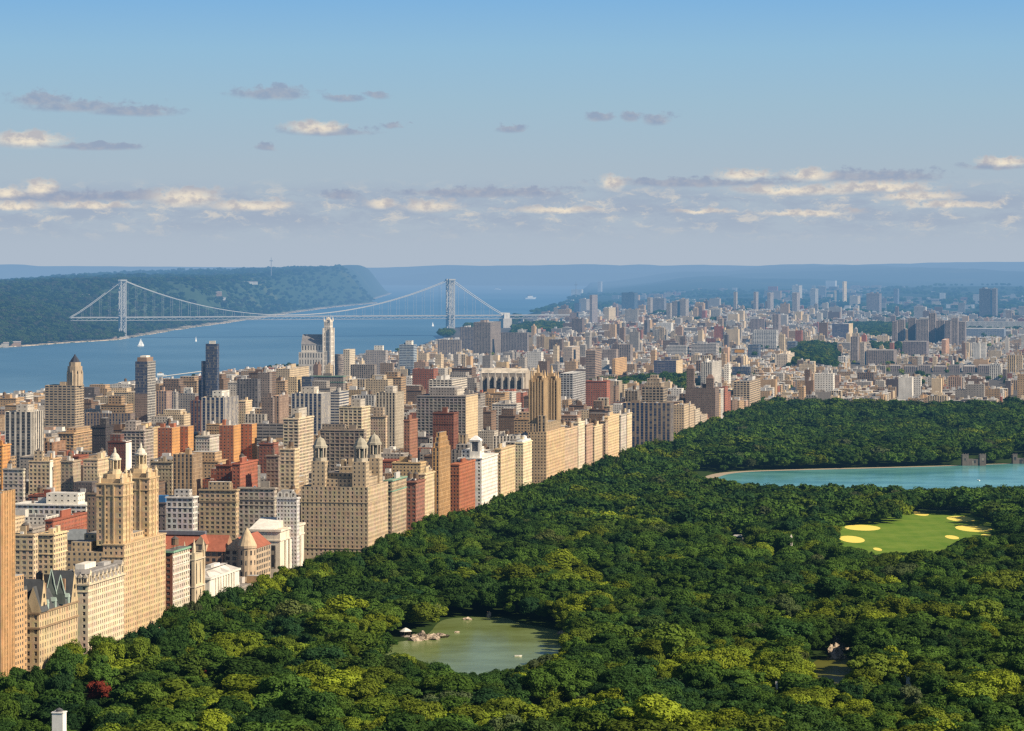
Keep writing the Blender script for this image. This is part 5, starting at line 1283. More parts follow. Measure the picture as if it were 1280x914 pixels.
def fill():
    rng = random.Random(11)
    aves = [(614, 834), (866, 1080), (1112, 1232), (1262, 1420), (1446, 1580), (1600, 1700)]
    st = 80.5
    n = 0
    for i in range(int(1100 / st), int(4960 / st) + 1):
        s0 = i * st + 9; s1 = s0 + 62
        for k, (a, b) in enumerate(aves):
            for (w0, w1) in ((a, a + 32), (b - 32, b)):
                for (q0, q1) in ((s0, s0 + 30.5), (s0 + 31, s1)):
                    big = rng.random()
                    H = rng.uniform(38, 58) if big < .45 else rng.uniform(18, 34) if big < .9 else rng.uniform(60, 85)
                    if a < 700 and w0 == a: H = rng.uniform(40, 52)
                    try_lot(q0, w0, q1 - q0, w1 - w0, H, 'ave', rng)
            w = a + 33
            while w < b - 40:
                wd = rng.choice((7, 14, 14, 21, 28)); wd = min(wd, b - 33 - w)
                for (q0, q1) in ((s0, s0 + 24), (s1 - 24, s1)):
                    H = rng.uniform(13, 19) if wd < 20 or rng.random() < .6 else rng.uniform(24, 46)
                    try_lot(q0, w, q1 - q0, wd - .3, H, 'row', rng)
                w += wd
    s = 4990
    while s < 12500:
        st2 = 80.5 if s < 8500 else 110
        far = s > 8500
        for k in range(-1, 17):
            a = -150 + k * 190 + 14; b = a + 162
            w = a
            while w < b - 6:
                wd = min(rng.choice((9, 12, 16, 22, 30)) * (1.35 if far else 1), b - w)
                for qi, q0 in enumerate((s + 8, s + st2 / 2 + 6)):
                    if rng.random() < .04 or nz(s / 90 + qi * 3, k * 1.7) > .48: continue
                    t = rng.random()
                    H = 14.5 + 7 * nz(s / 60 + qi * 5.1, k * 2.3 + (w - a) / 110) + rng.uniform(-1, 1) if t < .855 else rng.uniform(19, 30) if t < .965 else rng.uniform(34, 58)
                    try_lot(q0, w, st2 / 2 - 15, wd - .5, H, 'far', rng)
                w += wd + (0 if rng.random() < .93 else 5)
        s += st2
    s = 12500
    while s < 27000:       # scattered houses and flats on the far slopes
        for k in range(95):
            w = rng.uniform(-900, 5200); q = s + rng.uniform(0, 200)
            if nz(q / 700, w / 500) < -.05 + (q - 12500) / 40000: continue
            f_ = 1 + (q - 12500) / 14000; try_lot(q, w, rng.uniform(14, 36), rng.uniform(12, 38) * f_, (rng.uniform(8, 17) if rng.random() < .93 else rng.uniform(26, 50)) * f_, 'slope', rng)
        s += 200


SKY_CAP_OLD = SKY_CAP
SKY_CAP = [(x, y if x < 690 else y - (34 if x > 800 else 30)) for x, y in SKY_CAP]
fill()
# what each lot shows in the picture, nearest first
GW, GH = 640, 457
seen = np.zeros((GH, GW), bool)
items = [(Y, ('B', None), l, r_, yt) for (l, r_, yt, yv, Y) in SHOWN] + [(xy(L[0], L[1])[1], ('L', i), L[7], L[8], PyOf(L[4] + L[5], xy(L[0], L[1])[1])) for i, L in enumerate(LOTS)]
vis = {}
treetop = lambda px: 0
for Y, (k, i), l, r_, yt in sorted(items, key=lambda q: q[0]):
    x0, x1 = max(0, int(l / 2)), min(GW, int(math.ceil(r_ / 2))); y0, y1 = max(0, int(yt / 2)), min(GH, int(PyOf(0, Y) / 2))
    if x1 <= x0 or y1 <= y0: continue
    blk = seen[y0:y1, x0:x1]
    if k == 'L': vis[i] = int((~blk).sum())
    blk[:] = True
order = sorted(vis, key=lambda i: -vis[i])
CNAMES = [('tan', TAN), ('cream', CRM), ('brown', BRN), ('red brick', MAR), ('grey', GRY), ('white', (0.68, 0.64, 0.57)), ('pinkish', PNK), ('pale grey', LGT), ('golden', (0.55, 0.40, 0.22)), ('dark', (0.12, 0.10, 0.10))]
WNEAR = (.22, .13, .17, .10, .12, .05, .07, .07, .05, .03); WFAR = (.19, .17, .15, .04, .18, .09, .03, .11, .02, .02)
LANDMARKS = [(30, 545, 'the white striped slab'), (80, 500, 'the octagonal crowned tower'), (180, 490, 'the blue glass tower'), (220, 550, 'the left orange brick tower'), (297, 550, 'the right orange brick tower'), (265, 465, 'the dark blue tower'), (410, 430, 'the pale gothic church'), (388, 515, 'the white framed slab'), (430, 620, 'the lantern block'), (360, 585, 'the tall tan block with water tank'), (487, 525, 'the tall pale slab'), (560, 520, 'the grey gridded slab'), (630, 478, 'the cathedral'), (600, 425, 'the slabs by the bridge'), (607, 590, 'the white belvedere house'), (682, 520, 'the art deco tower'), (742, 455, 'the brown banded tower'), (742, 388, 'the slim hilltop tower'), (818, 490, 'the ziggurat topped block'), (835, 463, 'the dark blue slab'), (878, 505, 'the dark art deco block'), (940, 490, 'the golden gridded block'), (957, 426, 'the white hospital slab'), (1018, 450, 'the round hill of trees'), (1072, 440, 'the tall brown slabs'), (1140, 415, 'the ribbed housing slabs'), (1190, 436, 'the orange brown housing block'), (1247, 470, 'the white bell tower'), (1055, 370, 'the bright golden towers'), (130, 650, 'the twin towers'), (50, 690, 'the pair behind the gables'), (260, 680, 'the red roofed museum'), (60, 635, 'the white low roof'), (1240, 410, 'the stadium')]
THINGS = set(order[:165])
used_labels = {}


def lot_label(L, cname, tall, Y):
    px = (L[7] + L[8]) / 2; py = PyOf(L[4] + L[5], Y)
    lm = min(LANDMARKS, key=lambda q: math.hypot(q[0] - px, (q[1] - py) * 1.5))
    dx, dy = px - lm[0], py - lm[1]
    if abs(dx) > abs(dy) * 1.2: rel = 'right of' if dx > 0 else 'left of'
    else: rel = 'below' if dy > 0 else 'above'
    return f'{cname} {tall}', f'{rel} {lm[2]}', px


rest = MB()
pend = []
for i, L in enumerate(LOTS):
    s, w, D, W, H, g, kind, xl, pr = L
    if vis.get(i, 0) == 0 and i % 3: continue
    rng = random.Random(i * 7 + 1)
    near = kind in ('ave', 'row')
    ci = rng.choices(range(10), WNEAR if near else WFAR)[0]
    if kind == 'far' and H < 19: ci = random.Random(int(s / 36) * 131 + int(w / 60)).choices(range(10), WFAR)[0]
    cname, col = CNAMES[ci]; f = rng.uniform(.86, 1.14); col = tuple(min(.85, c * f) for c in col)
    sty = STY[rng.choice(['std', 'std', 'fine', 'big', 'vert'] if near else ['fine', 'none', 'dim', 'vert', 'dim'])]
    roofc = rng.choice(ROOFS if near else [(.7, .68, .63)] * 4 + ROOFS[2:4] if kind == 'slope' else ROOFS[:4] + [(0.66, 0.63, 0.58)] * 3 + [(0.5, 0.46, 0.4)])
    X, Y = xy(s + D / 2, w + W / 2)
    if i in THINGS:
        tall = 'tower block' if H > 55 else 'apartment block' if H > 24 else 'low building'
        nm = {'tower block': 'tower_block', 'apartment block': 'apartment_block', 'low building': 'low_building'}[tall]
        r = thing(nm, '', tall, (X, Y, g))
        mw, mr = MB(), MB(); shell(mw, mr, -W / 2, W / 2, -D / 2, D / 2, 0, H, col, sty, roofc); mw.build('wall', r); mr.build('roof', r)
        tank = rng.random() < (.5 if near else .2)
        for n_, mm in clutter(rng, W * .9, D * .9, H, roofc, col, rng.choice((1, 2)), tank): mm.build(n_, r)
        if near and H > 30 and rng.random() < .5:
            m = MB(); k = rng.uniform(.5, .8); e = rng.uniform(5, 11); m.box(-W / 2 * k, W / 2 * k, -D / 2 * k, D / 2 * k, H - .89, H + e, 'facade', col, sty, topmat='roofing', topcol=roofc); m.build('setback', r)
        if near and rng.random() < .6: m = MB(); band(m, -W / 2, W / 2, -D / 2, D / 2, H - 1.4, H - .5, .55, [c * .85 for c in col]); m.build('cornice', r)
        pend.append((r, *lot_label(L, cname, tall, Y), tank))
    else:
        rest.T = (X, Y, g, CA, -SA)
        a, b, c, d = -W / 2, W / 2, -D / 2, D / 2
        rest.box(a, b, c, d, 0, H, 'facade', col, sty, topmat='roofing', topcol=roofc)
        for k in range(rng.choice((1, 1, 2)) if kind != 'slope' else 0):
            bw, bd = W * rng.uniform(.15, .4), D * rng.uniform(.15, .4); bx, by = rng.uniform(-.28, .28) * W, rng.uniform(-.28, .28) * D
            rest.box(bx - bw / 2, bx + bw / 2, by - bd / 2, by + bd / 2, H + .003, H + rng.uniform(2.2, 5), 'masonry', col if rng.random() < .6 else (.55, .53, .5), topmat='roofing', topcol=rng.choice(ROOFS))
        for k in range(3 if near else 0):
            bx, by, q = rng.uniform(-.4, .4) * W, rng.uniform(-.4, .4) * D, rng.uniform(.5, 1.4); rest.box(bx - q, bx + q, by - q, by + q, H + .003, H + rng.uniform(.8, 2.4), 'masonry', rng.choice([(.6, .6, .58), (.2, .19, .18), (.4, .38, .35)]))
        if near and rng.random() < .4 and vis.get(i, 0) > 0: water_tank(rest, rng.uniform(-.3, .3) * W, rng.uniform(-.3, .3) * D, H, 2.1)
rest.T = None
tag(rest.build('city_blocks'), 'endless mass of small tan, grey and cream city blocks filling the distance', None, None, 'stuff')
# labels: colour and size first, then the landmark beside it, then a count from the left where two still agree
groups = {}
for r, what, where, px, tank in pend: groups.setdefault((what, where), []).append((px, r, tank))
for (what, where), lst in groups.items():
    lst.sort(key=lambda q: q[0])
    for k, (px, r, tank) in enumerate(lst):
        if len(lst) == 1: r['label'] = f'{what} with flat roof just {where}' if not tank else f'{what} with rooftop water tank just {where}'
        else: r['label'] = f'{what} just {where}, {NTH[k] if k < 19 else str(k + 1) + "th"} such from the left'
        r['group'] = 'city buildings between the landmarks'


# ------------------------------------------------------------------ trees
def crown_geo(rng, rad, h, zc, leaves, size, conif=False):
    """crown of many small leaf faces spread over uneven lobes, with a dark heart"""
    V, Fc = [], []
    lobes = [(0, 0, zc, rad * .68, h * .37)]
    n = rng.randint(17, 27)
    for k in range(n):
        a = k * 2.4 + rng.uniform(-.5, .5); q = rng.uniform(.25, .88) * rad * (1 + .2 * math.sin(a + k)); z = zc + rng.uniform(-.34, .40) * h * (1 - .5 * q / rad)
        r = rng.uniform(.15, .36) * rad; lobes.append((q * math.cos(a), q * math.sin(a), z, r, r * rng.uniform(.6, 1.1)))
    wts = [l[3] ** 2 for l in lobes]; wts[0] *= .6
    made = 0; tries = 0
    while made < leaves and tries < leaves * 6:
        tries += 1
        cx, cy, cz, rr, rz = rng.choices(lobes, wts)[0]
        u = rng.uniform(-.55, 1); t = rng.uniform(0, 6.2832); q = math.sqrt(max(0, 1 - u * u))
        k = rng.uniform(.80, 1.16)
        nx, ny, nzz = q * math.cos(t), q * math.sin(t), u
        p = (cx + nx * rr * k, cy + ny * rr * k, cz + nzz * rz * k)
        if any(((p[0] - l[0]) / l[3]) ** 2 + ((p[1] - l[1]) / l[3]) ** 2 + ((p[2] - l[2]) / l[4]) ** 2 < .62 for l in lobes): continue
        d = Vector((nx + rng.gauss(0, .42), ny + rng.gauss(0, .42), nzz + .15 + rng.gauss(0, .38))).normalized()
        a = d.orthogonal().normalized(); b = d.cross(a); w = rng.uniform(0, 6.28); a, b = a * math.cos(w) + b * math.sin(w), b * math.cos(w) - a * math.sin(w)
        s = size * rng.uniform(.6, 1.25); i = len(V); P = Vector(p)
        V.extend([tuple(P - a * s * .5), tuple(P + b * s * .34), tuple(P + a * s * .5), tuple(P - b * s * .34)]); Fc.append((i, i + 1, i + 2, i + 3)); made += 1
    for cx, cy, cz, rr, rz in lobes:      # the heart that stops light going straight through
        rings = []
        for j in range(5):
            ph = -1.2 + j * .6
            rings.append([(cx + rr * .8 * math.cos(ph) * math.cos(m * 1.0472), cy + rr * .8 * math.cos(ph) * math.sin(m * 1.0472), cz + rz * .8 * math.sin(ph)) for m in range(6)])
        i = len(V); V.extend(p for rg in rings for p in rg)
        for j in range(4):
            for m in range(6): Fc.append((i + j * 6 + m, i + j * 6 + (m + 1) % 6, i + j * 6 + 6 + (m + 1) % 6, i + j * 6 + 6 + m))
    return V, Fc


def trunk_geo(rng, h, r0, rad):
    m = MB(); z = h * .45
    m.rings([[(r * math.cos(k * .785) + lean * rng.uniform(.2, .5), r * math.sin(k * .785), zz) for k in range(8)] for r, zz, lean in ((r0 * 1.5, 0, 0), (r0, 1.2, 0), (r0 * .8, z * .6, .3), (r0 * .5, z * 1.3, .8))], 'bark', (1, 1, 1))
    for k in range(5):
        a = k * 1.26 + rng.uniform(-.3, .3); m.tube((0, 0, z * rng.uniform(.55, .9)), (rad * .6 * math.cos(a), rad * .6 * math.sin(a), z * 1.2 + rng.uniform(0, h * .2)), r0 * .45, 'bark', (1, 1, 1), 5, r0 * .12)
    return m


def plain_mesh(name, V, Fc, mats):
    me = bpy.data.meshes.new(name); me.from_pydata(V, [], Fc)
    for m in mats: me.materials.append(MAT[m])
    me.update(); return me


RT = random.Random(23)
KINDS = []      # (crown mesh, trunk mesh, height, radius)
for k in range(9):
    h = RT.uniform(14, 22); rad = RT.choice((RT.uniform(4.6, 6), RT.uniform(6, 8.4), RT.uniform(6.5, 8.4))); zc = h * .62
    V, Fc = crown_geo(RT, rad, h * .8, zc, 3300, 1.0)
    KINDS.append((plain_mesh('crown', V, Fc, ['leaves']), trunk_geo(RT, h, .42, rad).mesh('trunk'), h, rad))
srcs = bpy.data.collections.new('tree_sources')     # never linked: only feeds the masses of trees
LOD = []
for k in range(16):
    near = k < 9
    if near: me, h, rad = KINDS[k][0], KINDS[k][2], KINDS[k][3]
    else:
        h = RT.uniform(14, 20); rad = RT.uniform(5.5, 8); V, Fc = crown_geo(RT, rad, h * .8, h * .6, 520, 1.9); me = plain_mesh('far_crown', V, Fc, ['leaves'])
    o = bpy.data.objects.new('source_%02d' % k, me); srcs.objects.link(o); LOD.append((h, rad))


def scatter(name, pts, label):
    """ONE object: points carrying a tree kind, a turn, a size and a leaf tint each"""
    me = bpy.data.meshes.new(name); me.from_pydata([p[0] for p in pts], [], []); n = len(pts)
    for nm, ty, key, dat in (('vi', 'INT', 'value', [p[1] for p in pts]), ('turn', 'FLOAT_VECTOR', 'vector', [c for p in pts for c in (0, 0, p[2])]), ('siz', 'FLOAT_VECTOR', 'vector', [c for p in pts for c in p[3]]), ('tint', 'FLOAT_COLOR', 'color', [c for p in pts for c in (*p[4], 1.0)])):
        a = me.attributes.new(nm, ty, 'POINT'); a.data.foreach_set(key, np.asarray(dat, dtype=np.int32 if ty == 'INT' else np.float32))
    me.materials.append(MAT['leaves'])
    o = bpy.data.objects.new(name, me); COL.objects.link(o); tag(o, label, None, None, 'stuff')
    g = bpy.data.node_groups.new(name + '_nodes', 'GeometryNodeTree')
    g.interface.new_socket('Geometry', in_out='INPUT', socket_type='NodeSocketGeometry'); g.interface.new_socket('Geometry', in_out='OUTPUT', socket_type='NodeSocketGeometry')
    N = g.nodes.new; L = g.links.new
    gi, go, ip, ci = N('NodeGroupInput'), N('NodeGroupOutput'), N('GeometryNodeInstanceOnPoints'), N('GeometryNodeCollectionInfo')
    ci.inputs['Collection'].default_value = srcs; ci.inputs['Separate Children'].default_value = True; ci.inputs['Reset Children'].default_value = True
    ip.inputs['Pick Instance'].default_value = True
    def at(nm, ty):
        a = N('GeometryNodeInputNamedAttribute'); a.data_type = ty; a.inputs['Name'].default_value = nm
        return [s for s in a.outputs if s.enabled and s.name == 'Attribute'][0]
    er = N('FunctionNodeEulerToRotation'); L(at('turn', 'FLOAT_VECTOR'), er.inputs[0])
    L(gi.outputs[0], ip.inputs['Points']); L(ci.outputs[0], ip.inputs['Instance']); L(at('vi', 'INT'), ip.inputs['Instance Index']); L(er.outputs[0], ip.inputs['Rotation']); L(at('siz', 'FLOAT_VECTOR'), ip.inputs['Scale']); L(ip.outputs[0], go.inputs[0])
    md = o.modifiers.new('scatter', 'NODES'); md.node_group = g
    return o


TINTS = [('dark green', (0.036, 0.078, 0.020)), ('deep green', (0.022, 0.054, 0.022)), ('mid green', (0.066, 0.122, 0.022)), ('olive', (0.120, 0.155, 0.020)), ('yellow green', (0.205, 0.255, 0.024)), ('grey green', (0.075, 0.095, 0.045)), ('rust red', (0.15, 0.035, 0.026))]


def tint_at(X, Y, rng):
    n = fbm(X / 62, Y / 90, 3) + rng.gauss(0, .13); k = sstep(1500, 3400, Y)
    if n > .27 + .38 * k: i = 4 if rng.random() < .8 - .4 * k else 3
    elif n > .17 + .28 * k: i = 3 if rng.random() < .5 - .25 * k else 2
    elif n > -.08: i = 2 if rng.random() < .6 else 0
    else: i = rng.choice((0, 0, 1, 1, 0, 2))
    if rng.random() < .02: i = 5
    f = rng.uniform(.72, 1.30) * (1.06 - .10 * k); c = TINTS[i][1]; c2 = TINTS[rng.choice((0, 2, 2, 3))][1]; q = rng.uniform(0, .42 if i != 4 else .6); c = tuple(u * (1 - q) + v * q for u, v in zip(c, c2))
    return i, (c[0] * f, c[1] * f, c[2] * f)


def clear_of(X, Y, h, rad):
    px, yt, yb = PxOf(X, Y), PyOf(h, Y), PyOf(0, Y); r = rad * F / Y * .8
    for poly in CLEAR:
        if isinstance(poly, tuple):
            if Y > poly[1]: continue
            poly = poly[0]
        for dx in (-r, -r * .5, 0, r * .5, r):
            for q in (yt + 1.5, yt * .75 + yb * .25, (yt + yb) / 2, yb * .75 + yt * .25):
                if inpoly(px + dx, q, poly): return False
    for poly in (LAKE, RESERVOIR, POND, TERRACE):
        if inpoly(X, Y, poly): return False
    return True


pts = []; rt = random.Random(5)
s = 1350.0
while s < 4875:
    w = -80.0
    step = 12.0 if s < 3200 else 12.2
    while w < 572:
        X, Y = xy(s + rt.uniform(-.42, .42) * step, w + rt.uniform(-.42, .42) * step); w += step
        if Y < 1425: continue
        px = PxOf(X, Y)
        if px < -70 or px > 1350: continue
        k = rt.randrange(9) if Y < 2700 else rt.randrange(9, 16)
        h, rad = LOD[k]; sc = (rt.uniform(.95, 1.65) if rt.random() < .55 else rt.uniform(.6, 1.0)) * (1 + .2 * nz(X / 60, Y / 60))
        q_ = rt.random(); sc *= .6 if q_ < .06 else 1.35 if q_ > .93 else 1
        ok = False
        for _ in range(4):
            if clear_of(X, Y, h * (sc * .45 + .55) if sc > .8 else h * sc * 1.13, rad * sc): ok = True; break
            sc *= .78
        if not ok or inpoly(X, Y, grow(RESERVOIR, 14)): continue
        pts.append([(X, Y, 0.0 + 7 * sstep(4300, 4700, s)), k, rt.uniform(0, 6.28), (sc * rt.uniform(.95, 1.15), sc * rt.uniform(.95, 1.15), (sc * .45 + .52) * rt.uniform(.8, 1.12) if sc > .8 else sc * 1.1), *tint_at(X, Y, rt)[::-1]])
    s += step
cand = sorted((i for i, p in enumerate(pts) if 4 < PxOf(p[0][0], p[0][1]) < 1276 and PyOf(LOD[p[1]][0] * p[3][2] * .8, p[0][1]) < 900), key=lambda i: pts[i][0][1])[:296]
chosen = set(cand)


def park_tree(p, label, group):
    r = thing('park_tree', label, 'tree', p[0], p[2], group); r.scale = p[3]
    for nm, me in (('crown', KINDS[p[1]][0]), ('trunk', KINDS[p[1]][1])):
        o = bpy.data.objects.new(nm, me); COL.objects.link(o); o.parent = r
        if nm == 'crown': o['tint'] = [float(c) for c in p[4]] + [1.0]
    return r


rows = {}
for i in cand:
    p = pts[i]; py = PyOf(LOD[p[1]][0] * p[3][2] * .75, p[0][1])
    rows.setdefault((int((914 - py) // 14), p[5]), []).append((PxOf(p[0][0], p[0][1]), i))
ORD = lambda k: (NTH[k] if k < 19 else '%d%s' % (k + 1, {1: 'st', 2: 'nd', 3: 'rd'}.get((k + 1) % 10 if (k + 1) % 100 not in (11, 12, 13) else 0, 'th')))
ROWN = ['front row along the bottom edge'] + [q + ' row above the bottom edge' for q in 'second third fourth fifth sixth seventh eighth'.split()]
for (rw, ti), lst in rows.items():
    lst.sort()
    for k, (px, i) in enumerate(lst):
        park_tree(pts[i], f'{TINTS[ti][0]} park tree, {ORD(k)} such from left, {ROWN[min(7, max(0, rw))]}', 'trees of the park woods')
RED = [(123, 862, 1705, 1.0), (265, 828, 1765, .8)]
for k, (px, py, Y, sc) in enumerate(RED):
    park_tree([(XofPx(px, Y), Y, 0), 2 + k, 1.0, (sc, sc, sc * .95), (0.20, 0.045, 0.03)], ('rust red leaved tree among the green ones at lower left', 'small dull red tree behind the rust red one')[k], None)
for k in range(820):       # street trees along the kerb and on the lawns of the museum
    if k < 790: s_ = 1420 + k * 4.4; w_ = rt.uniform(545, 584) if k % 4 else 595.5
    else: s_ = rt.uniform(2215, 2530); w_ = rt.uniform(600, 632)
    X, Y = xy(s_, w_)
    if any(a < s_ < b and c < w_ < d for a, b, c, d in TAKEN) and w_ > 597: 
        if k >= 790: continue
    k_ = rt.randrange(9) if Y < 2700 else rt.randrange(9, 16); sc = rt.uniform(1.15, 1.32) if w_ < 590 else rt.uniform(.6, .8) if w_ < 600 else rt.uniform(.5, .7)
    if clear_of(X, Y, LOD[k_][0] * sc, LOD[k_][1] * sc): pts.append([(X, Y, 0.0), k_, rt.uniform(0, 6.28), (sc * .85, sc * .85, sc * (1.15 if 540 < w_ < 590 else 1)), *tint_at(X, Y, rt)[::-1]])
scatter('woods', [p for i, p in enumerate(pts) if i not in chosen], 'dense green canopy of the park woods behind the nearest trees')

# trees between the houses, on the slopes in the city and on the far bank
ct = []
for nm, a, b, c, d in GREENS:
    n = int((b - a) / F * (c + d) / 2 * (d - c) / 190)
    for k in range(n):
        Y = rt.uniform(c, d); px = rt.uniform(a, b); e = abs((px - (a + b) / 2) / (b - a) * 2)
        if rt.random() < e ** 4 * .7: continue
        X = XofPx(px, Y); k_ = rt.randrange(9, 16); sc = rt.uniform(.8, 1.3); t = TINTS[rt.choice((0, 0, 1, 2, 2, 3))][1]
        ct.append([(X, Y, ground(X, Y) + (10 * (1 - e * e) if nm in ('round_hill', 'ridge_park', 'river_park') else 0)), k_, rt.uniform(0, 6.28), (sc,) * 3, t])
for k in range(2600):
    st_i = rt.randint(14, 150); s = st_i * 80.5 + rt.uniform(-6, 6) + (rt.choice((0, 40)) if st_i < 62 else 0); w = rt.uniform(618, 1750) if st_i < 61 else rt.uniform(-100, 1900); X, Y = xy(s, w)
    if Y < 1700 or not -10 < PxOf(X, Y) < 1290 or PxOf(X, Y) < interp(EAST_SHORE, Y) + 1: continue
    if any(a < s < b and c < w < d for a, b, c, d in TAKEN): continue
    sc = rt.uniform(.5, .95); ct.append([(X, Y, ground(X, Y)), rt.randrange(9, 16), rt.uniform(0, 6.28), (sc,) * 3, TINTS[rt.choice((0, 2, 2, 4))][1]])
scatter('city_trees', ct, 'scattered street trees and hillside groves between the far city blocks')
ht = []
for k in range(9000):
    Y = 1 / rt.uniform(1 / 20000, 1 / 9000); r = interp(WEST_SHORE, Y); px = r - (r + 30) * rt.random() ** 1.3
    di = (r - px) * Y / F
    if di < 12: continue
    X = XofPx(px, Y); sc = rt.uniform(1.0, 1.9)
    tc = TINTS[rt.choice((0, 1, 2, 2, 5))][1]; ht.append([(X, Y, WATER + 1 + west_height(X, Y, di)), rt.randrange(9, 16), rt.uniform(0, 6.28), (sc, sc, sc * .8), (tc[0], tc[1] * .86, tc[2] + .022)])  # leaf tint pushed greyer and bluer to paint extra haze on the west bank
for k in range(9000):
    Y = 1 / rt.uniform(1 / 19000, 1 / 10200); px = rt.uniform(640, 1290)
    X = XofPx(px, Y)
    if px < interp(EAST_SHORE, Y) + 2 or nz(X / 420, Y / 900, 5) < -.02 + .25 * (Y < 11500): continue
    sc = rt.uniform(1.0, 1.8); ht.append([(X, Y, ground(X, Y) - 1), rt.randrange(9, 16), rt.uniform(0, 6.28), (sc, sc, sc * .8), TINTS[rt.choice((0, 1, 2, 2, 5))][1]])
scatter('hillside_woods', ht, 'dark woods covering the cliffs and the far slopes')


# ------------------------------------------------------------------ the suspension bridge
def bridge():
    P0 = Vector((XofPx(153, 10426), 10426, 0)); P1 = Vector((XofPx(563, 10745), 10745, 0)); ax = (P1 - P0).normalized(); span = (P1 - P0).length
    r = thing('suspension_bridge', 'long grey steel suspension bridge with two lattice towers across the river', 'bridge', (P0.x, P0.y, WATER), math.atan2(ax.y, ax.x))
    st = (0.47, 0.47, 0.46); hw = 16.0; zd = 66; TOPZ = 184
    for x0 in (0, span):
        t = bpy.data.objects.new('tower', None); COL.objects.link(t); t.parent = r; t.location = (x0, 0, 0)
        m = MB(); m.box(-15, 15, -30, 30, -4, 6, 'masonry', (0.45, 0.41, 0.36)); m.build('pier', t)
        for sy in (-1, 1):
            lg = MB()
            for dx in (-8, 8):
                for dy in (-5.5, 5.5): lg.box(dx - 1.4, dx + 1.4, sy * hw + dy - 1.4, sy * hw + dy + 1.4, 6, TOPZ, 'steel', st)
            for j in range(9):
                z0, z1 = 8 + j * 19.4, 8 + (j + 1) * 19.4
                for y_ in (sy * hw - 5.5, sy * hw + 5.5): lg.tube((-8, y_, z0), (8, y_, z1), .9, 'steel', st, 4); lg.tube((8, y_, z0), (-8, y_, z1), .9, 'steel', st, 4); lg.tube((-8, y_, z0), (8, y_, z0), .9, 'steel', st, 4)
                for x_ in (-8, 8): lg.tube((x_, sy * hw - 5.5, z0), (x_, sy * hw + 5.5, z1), .8, 'steel', st, 4)
            lg.build('leg', t)
        for z0, hh in ((TOPZ - 15, 15), (zd + 18, 10), (zd - 16, 10)):
            b = MB()
            for x_ in (-8, 8):
                b.box(x_ - 1.2, x_ + 1.2, -hw + 5, hw - 5, z0 + hh - 2.4, z0 + hh, 'steel', st, bottom=True); b.box(x_ - 1.2, x_ + 1.2, -hw + 5, hw - 5, z0, z0 + 2, 'steel', st, bottom=True)
                for q in range(4): y0 = -hw + 5 + (2 * hw - 10) * q / 4; y1 = y0 + (2 * hw - 10) / 4; b.tube((x_, y0, z0 + 1), (x_, y1, z0 + hh - 1), .7, 'steel', st, 4); b.tube((x_, y1, z0 + 1), (x_, y0, z0 + hh - 1), .7, 'steel', st, 4)
            b.build('crossbeam', t)
        b = MB(); b.box(-11, 11, -hw - 8, -hw + 8, TOPZ, TOPZ + 5, 'steel', st, bottom=True); b.box(-11, 11, hw - 8, hw + 8, TOPZ, TOPZ + 5, 'steel', st, bottom=True); b.build('saddle', t)
    d = MB(); x0, x1 = -170, span + 560
    d.box(x0, x1, -17, 17, zd, zd + 2, 'masonry', (0.42, 0.41, 0.40), bottom=True); d.box(x0, x1, -16, 16, zd - 9, zd - 7.6, 'masonry', (0.42, 0.41, 0.40), bottom=True)
    for sy in (-1, 1):
        d.box(x0, x1, sy * 17 - .4, sy * 17 + .4, zd + 2, zd + 3.2, 'steel', (.45, .45, .44), bottom=True)
        n = 120
        for k in range(n): xa = x0 + (x1 - x0) * k / n; xb = x0 + (x1 - x0) * (k + 1) / n; d.tube((xa, sy * 16, zd - 8 if k % 2 else zd), (xb, sy * 16, zd if k % 2 else zd - 8), .5, 'steel', st, 4)
    d.build('deck', r)
    def cz(x):
        if x < 0: return zd + 4 + (TOPZ + 4 - zd - 4) * max(0, (x + 165) / 165) ** 1.12
        if x > span: return zd - 2 + (TOPZ + 4 - zd + 2) * max(0, 1 - (x - span) / 195) ** 1.12
        u = (x / span - .5) * 2; return zd + 6 + (TOPZ - 2 - zd) * u * u
    for sy in (-1, 1):
        c = MB(); xs = [-165 + k * (span + 360) / 72 for k in range(73)] + [0, span]; xs.sort()
        for a, b in zip(xs, xs[1:]): c.tube((a, sy * hw, cz(a)), (b, sy * hw, cz(b)), 1.05, 'steel', (0.56, 0.56, 0.55), 6)
        c.build('main_cable', r)
        for k in range(48):
            x = -130 + k * (span + 270) / 47
            if min(abs(x), abs(x - span)) < 14: continue
            h = MB(); h.tube((x, sy * hw, zd + 2), (x, sy * hw, cz(x)), .32, 'steel', st, 4); h.build('suspender', r)
    a = MB(); a.box(span + 176, span + 206, -24, 24, -8, zd - 9.05, 'masonry', (0.5, 0.46, 0.41)); a.box(span + 180, span + 200, -21, -17.2, zd - 9.05, zd + 10, 'masonry', (0.66, 0.62, 0.55)); a.box(span + 180, span + 200, 17.2, 21, zd - 9.05, zd + 10, 'masonry', (0.66, 0.62, 0.55)); a.build('anchorage', r)
    for k in range(7): p = MB(); x = span + 250 + k * 46; p.box(x - 2, x + 2, -13, 13, 10, zd - 9.05, 'masonry', (.5, .47, .43)); p.build('pier', r)


bridge()


# ------------------------------------------------------------------ boats
def hull(m, L, Wd, h, col, bow=.35):
    lo = [(-L / 2, -Wd * .35, -.4), (L * .15, -Wd * .38, -.4), (L * .42, 0, -.2), (L * .15, Wd * .38, -.4), (-L / 2, Wd * .35, -.4)]
    hi = [(-L / 2, -Wd / 2, h), (L * .15, -Wd / 2, h * 1.05), (L * .5, 0, h * 1.3), (L * .15, Wd / 2, h * 1.05), (-L / 2, Wd / 2, h)]
    m.rings([lo, hi], 'masonry', col)


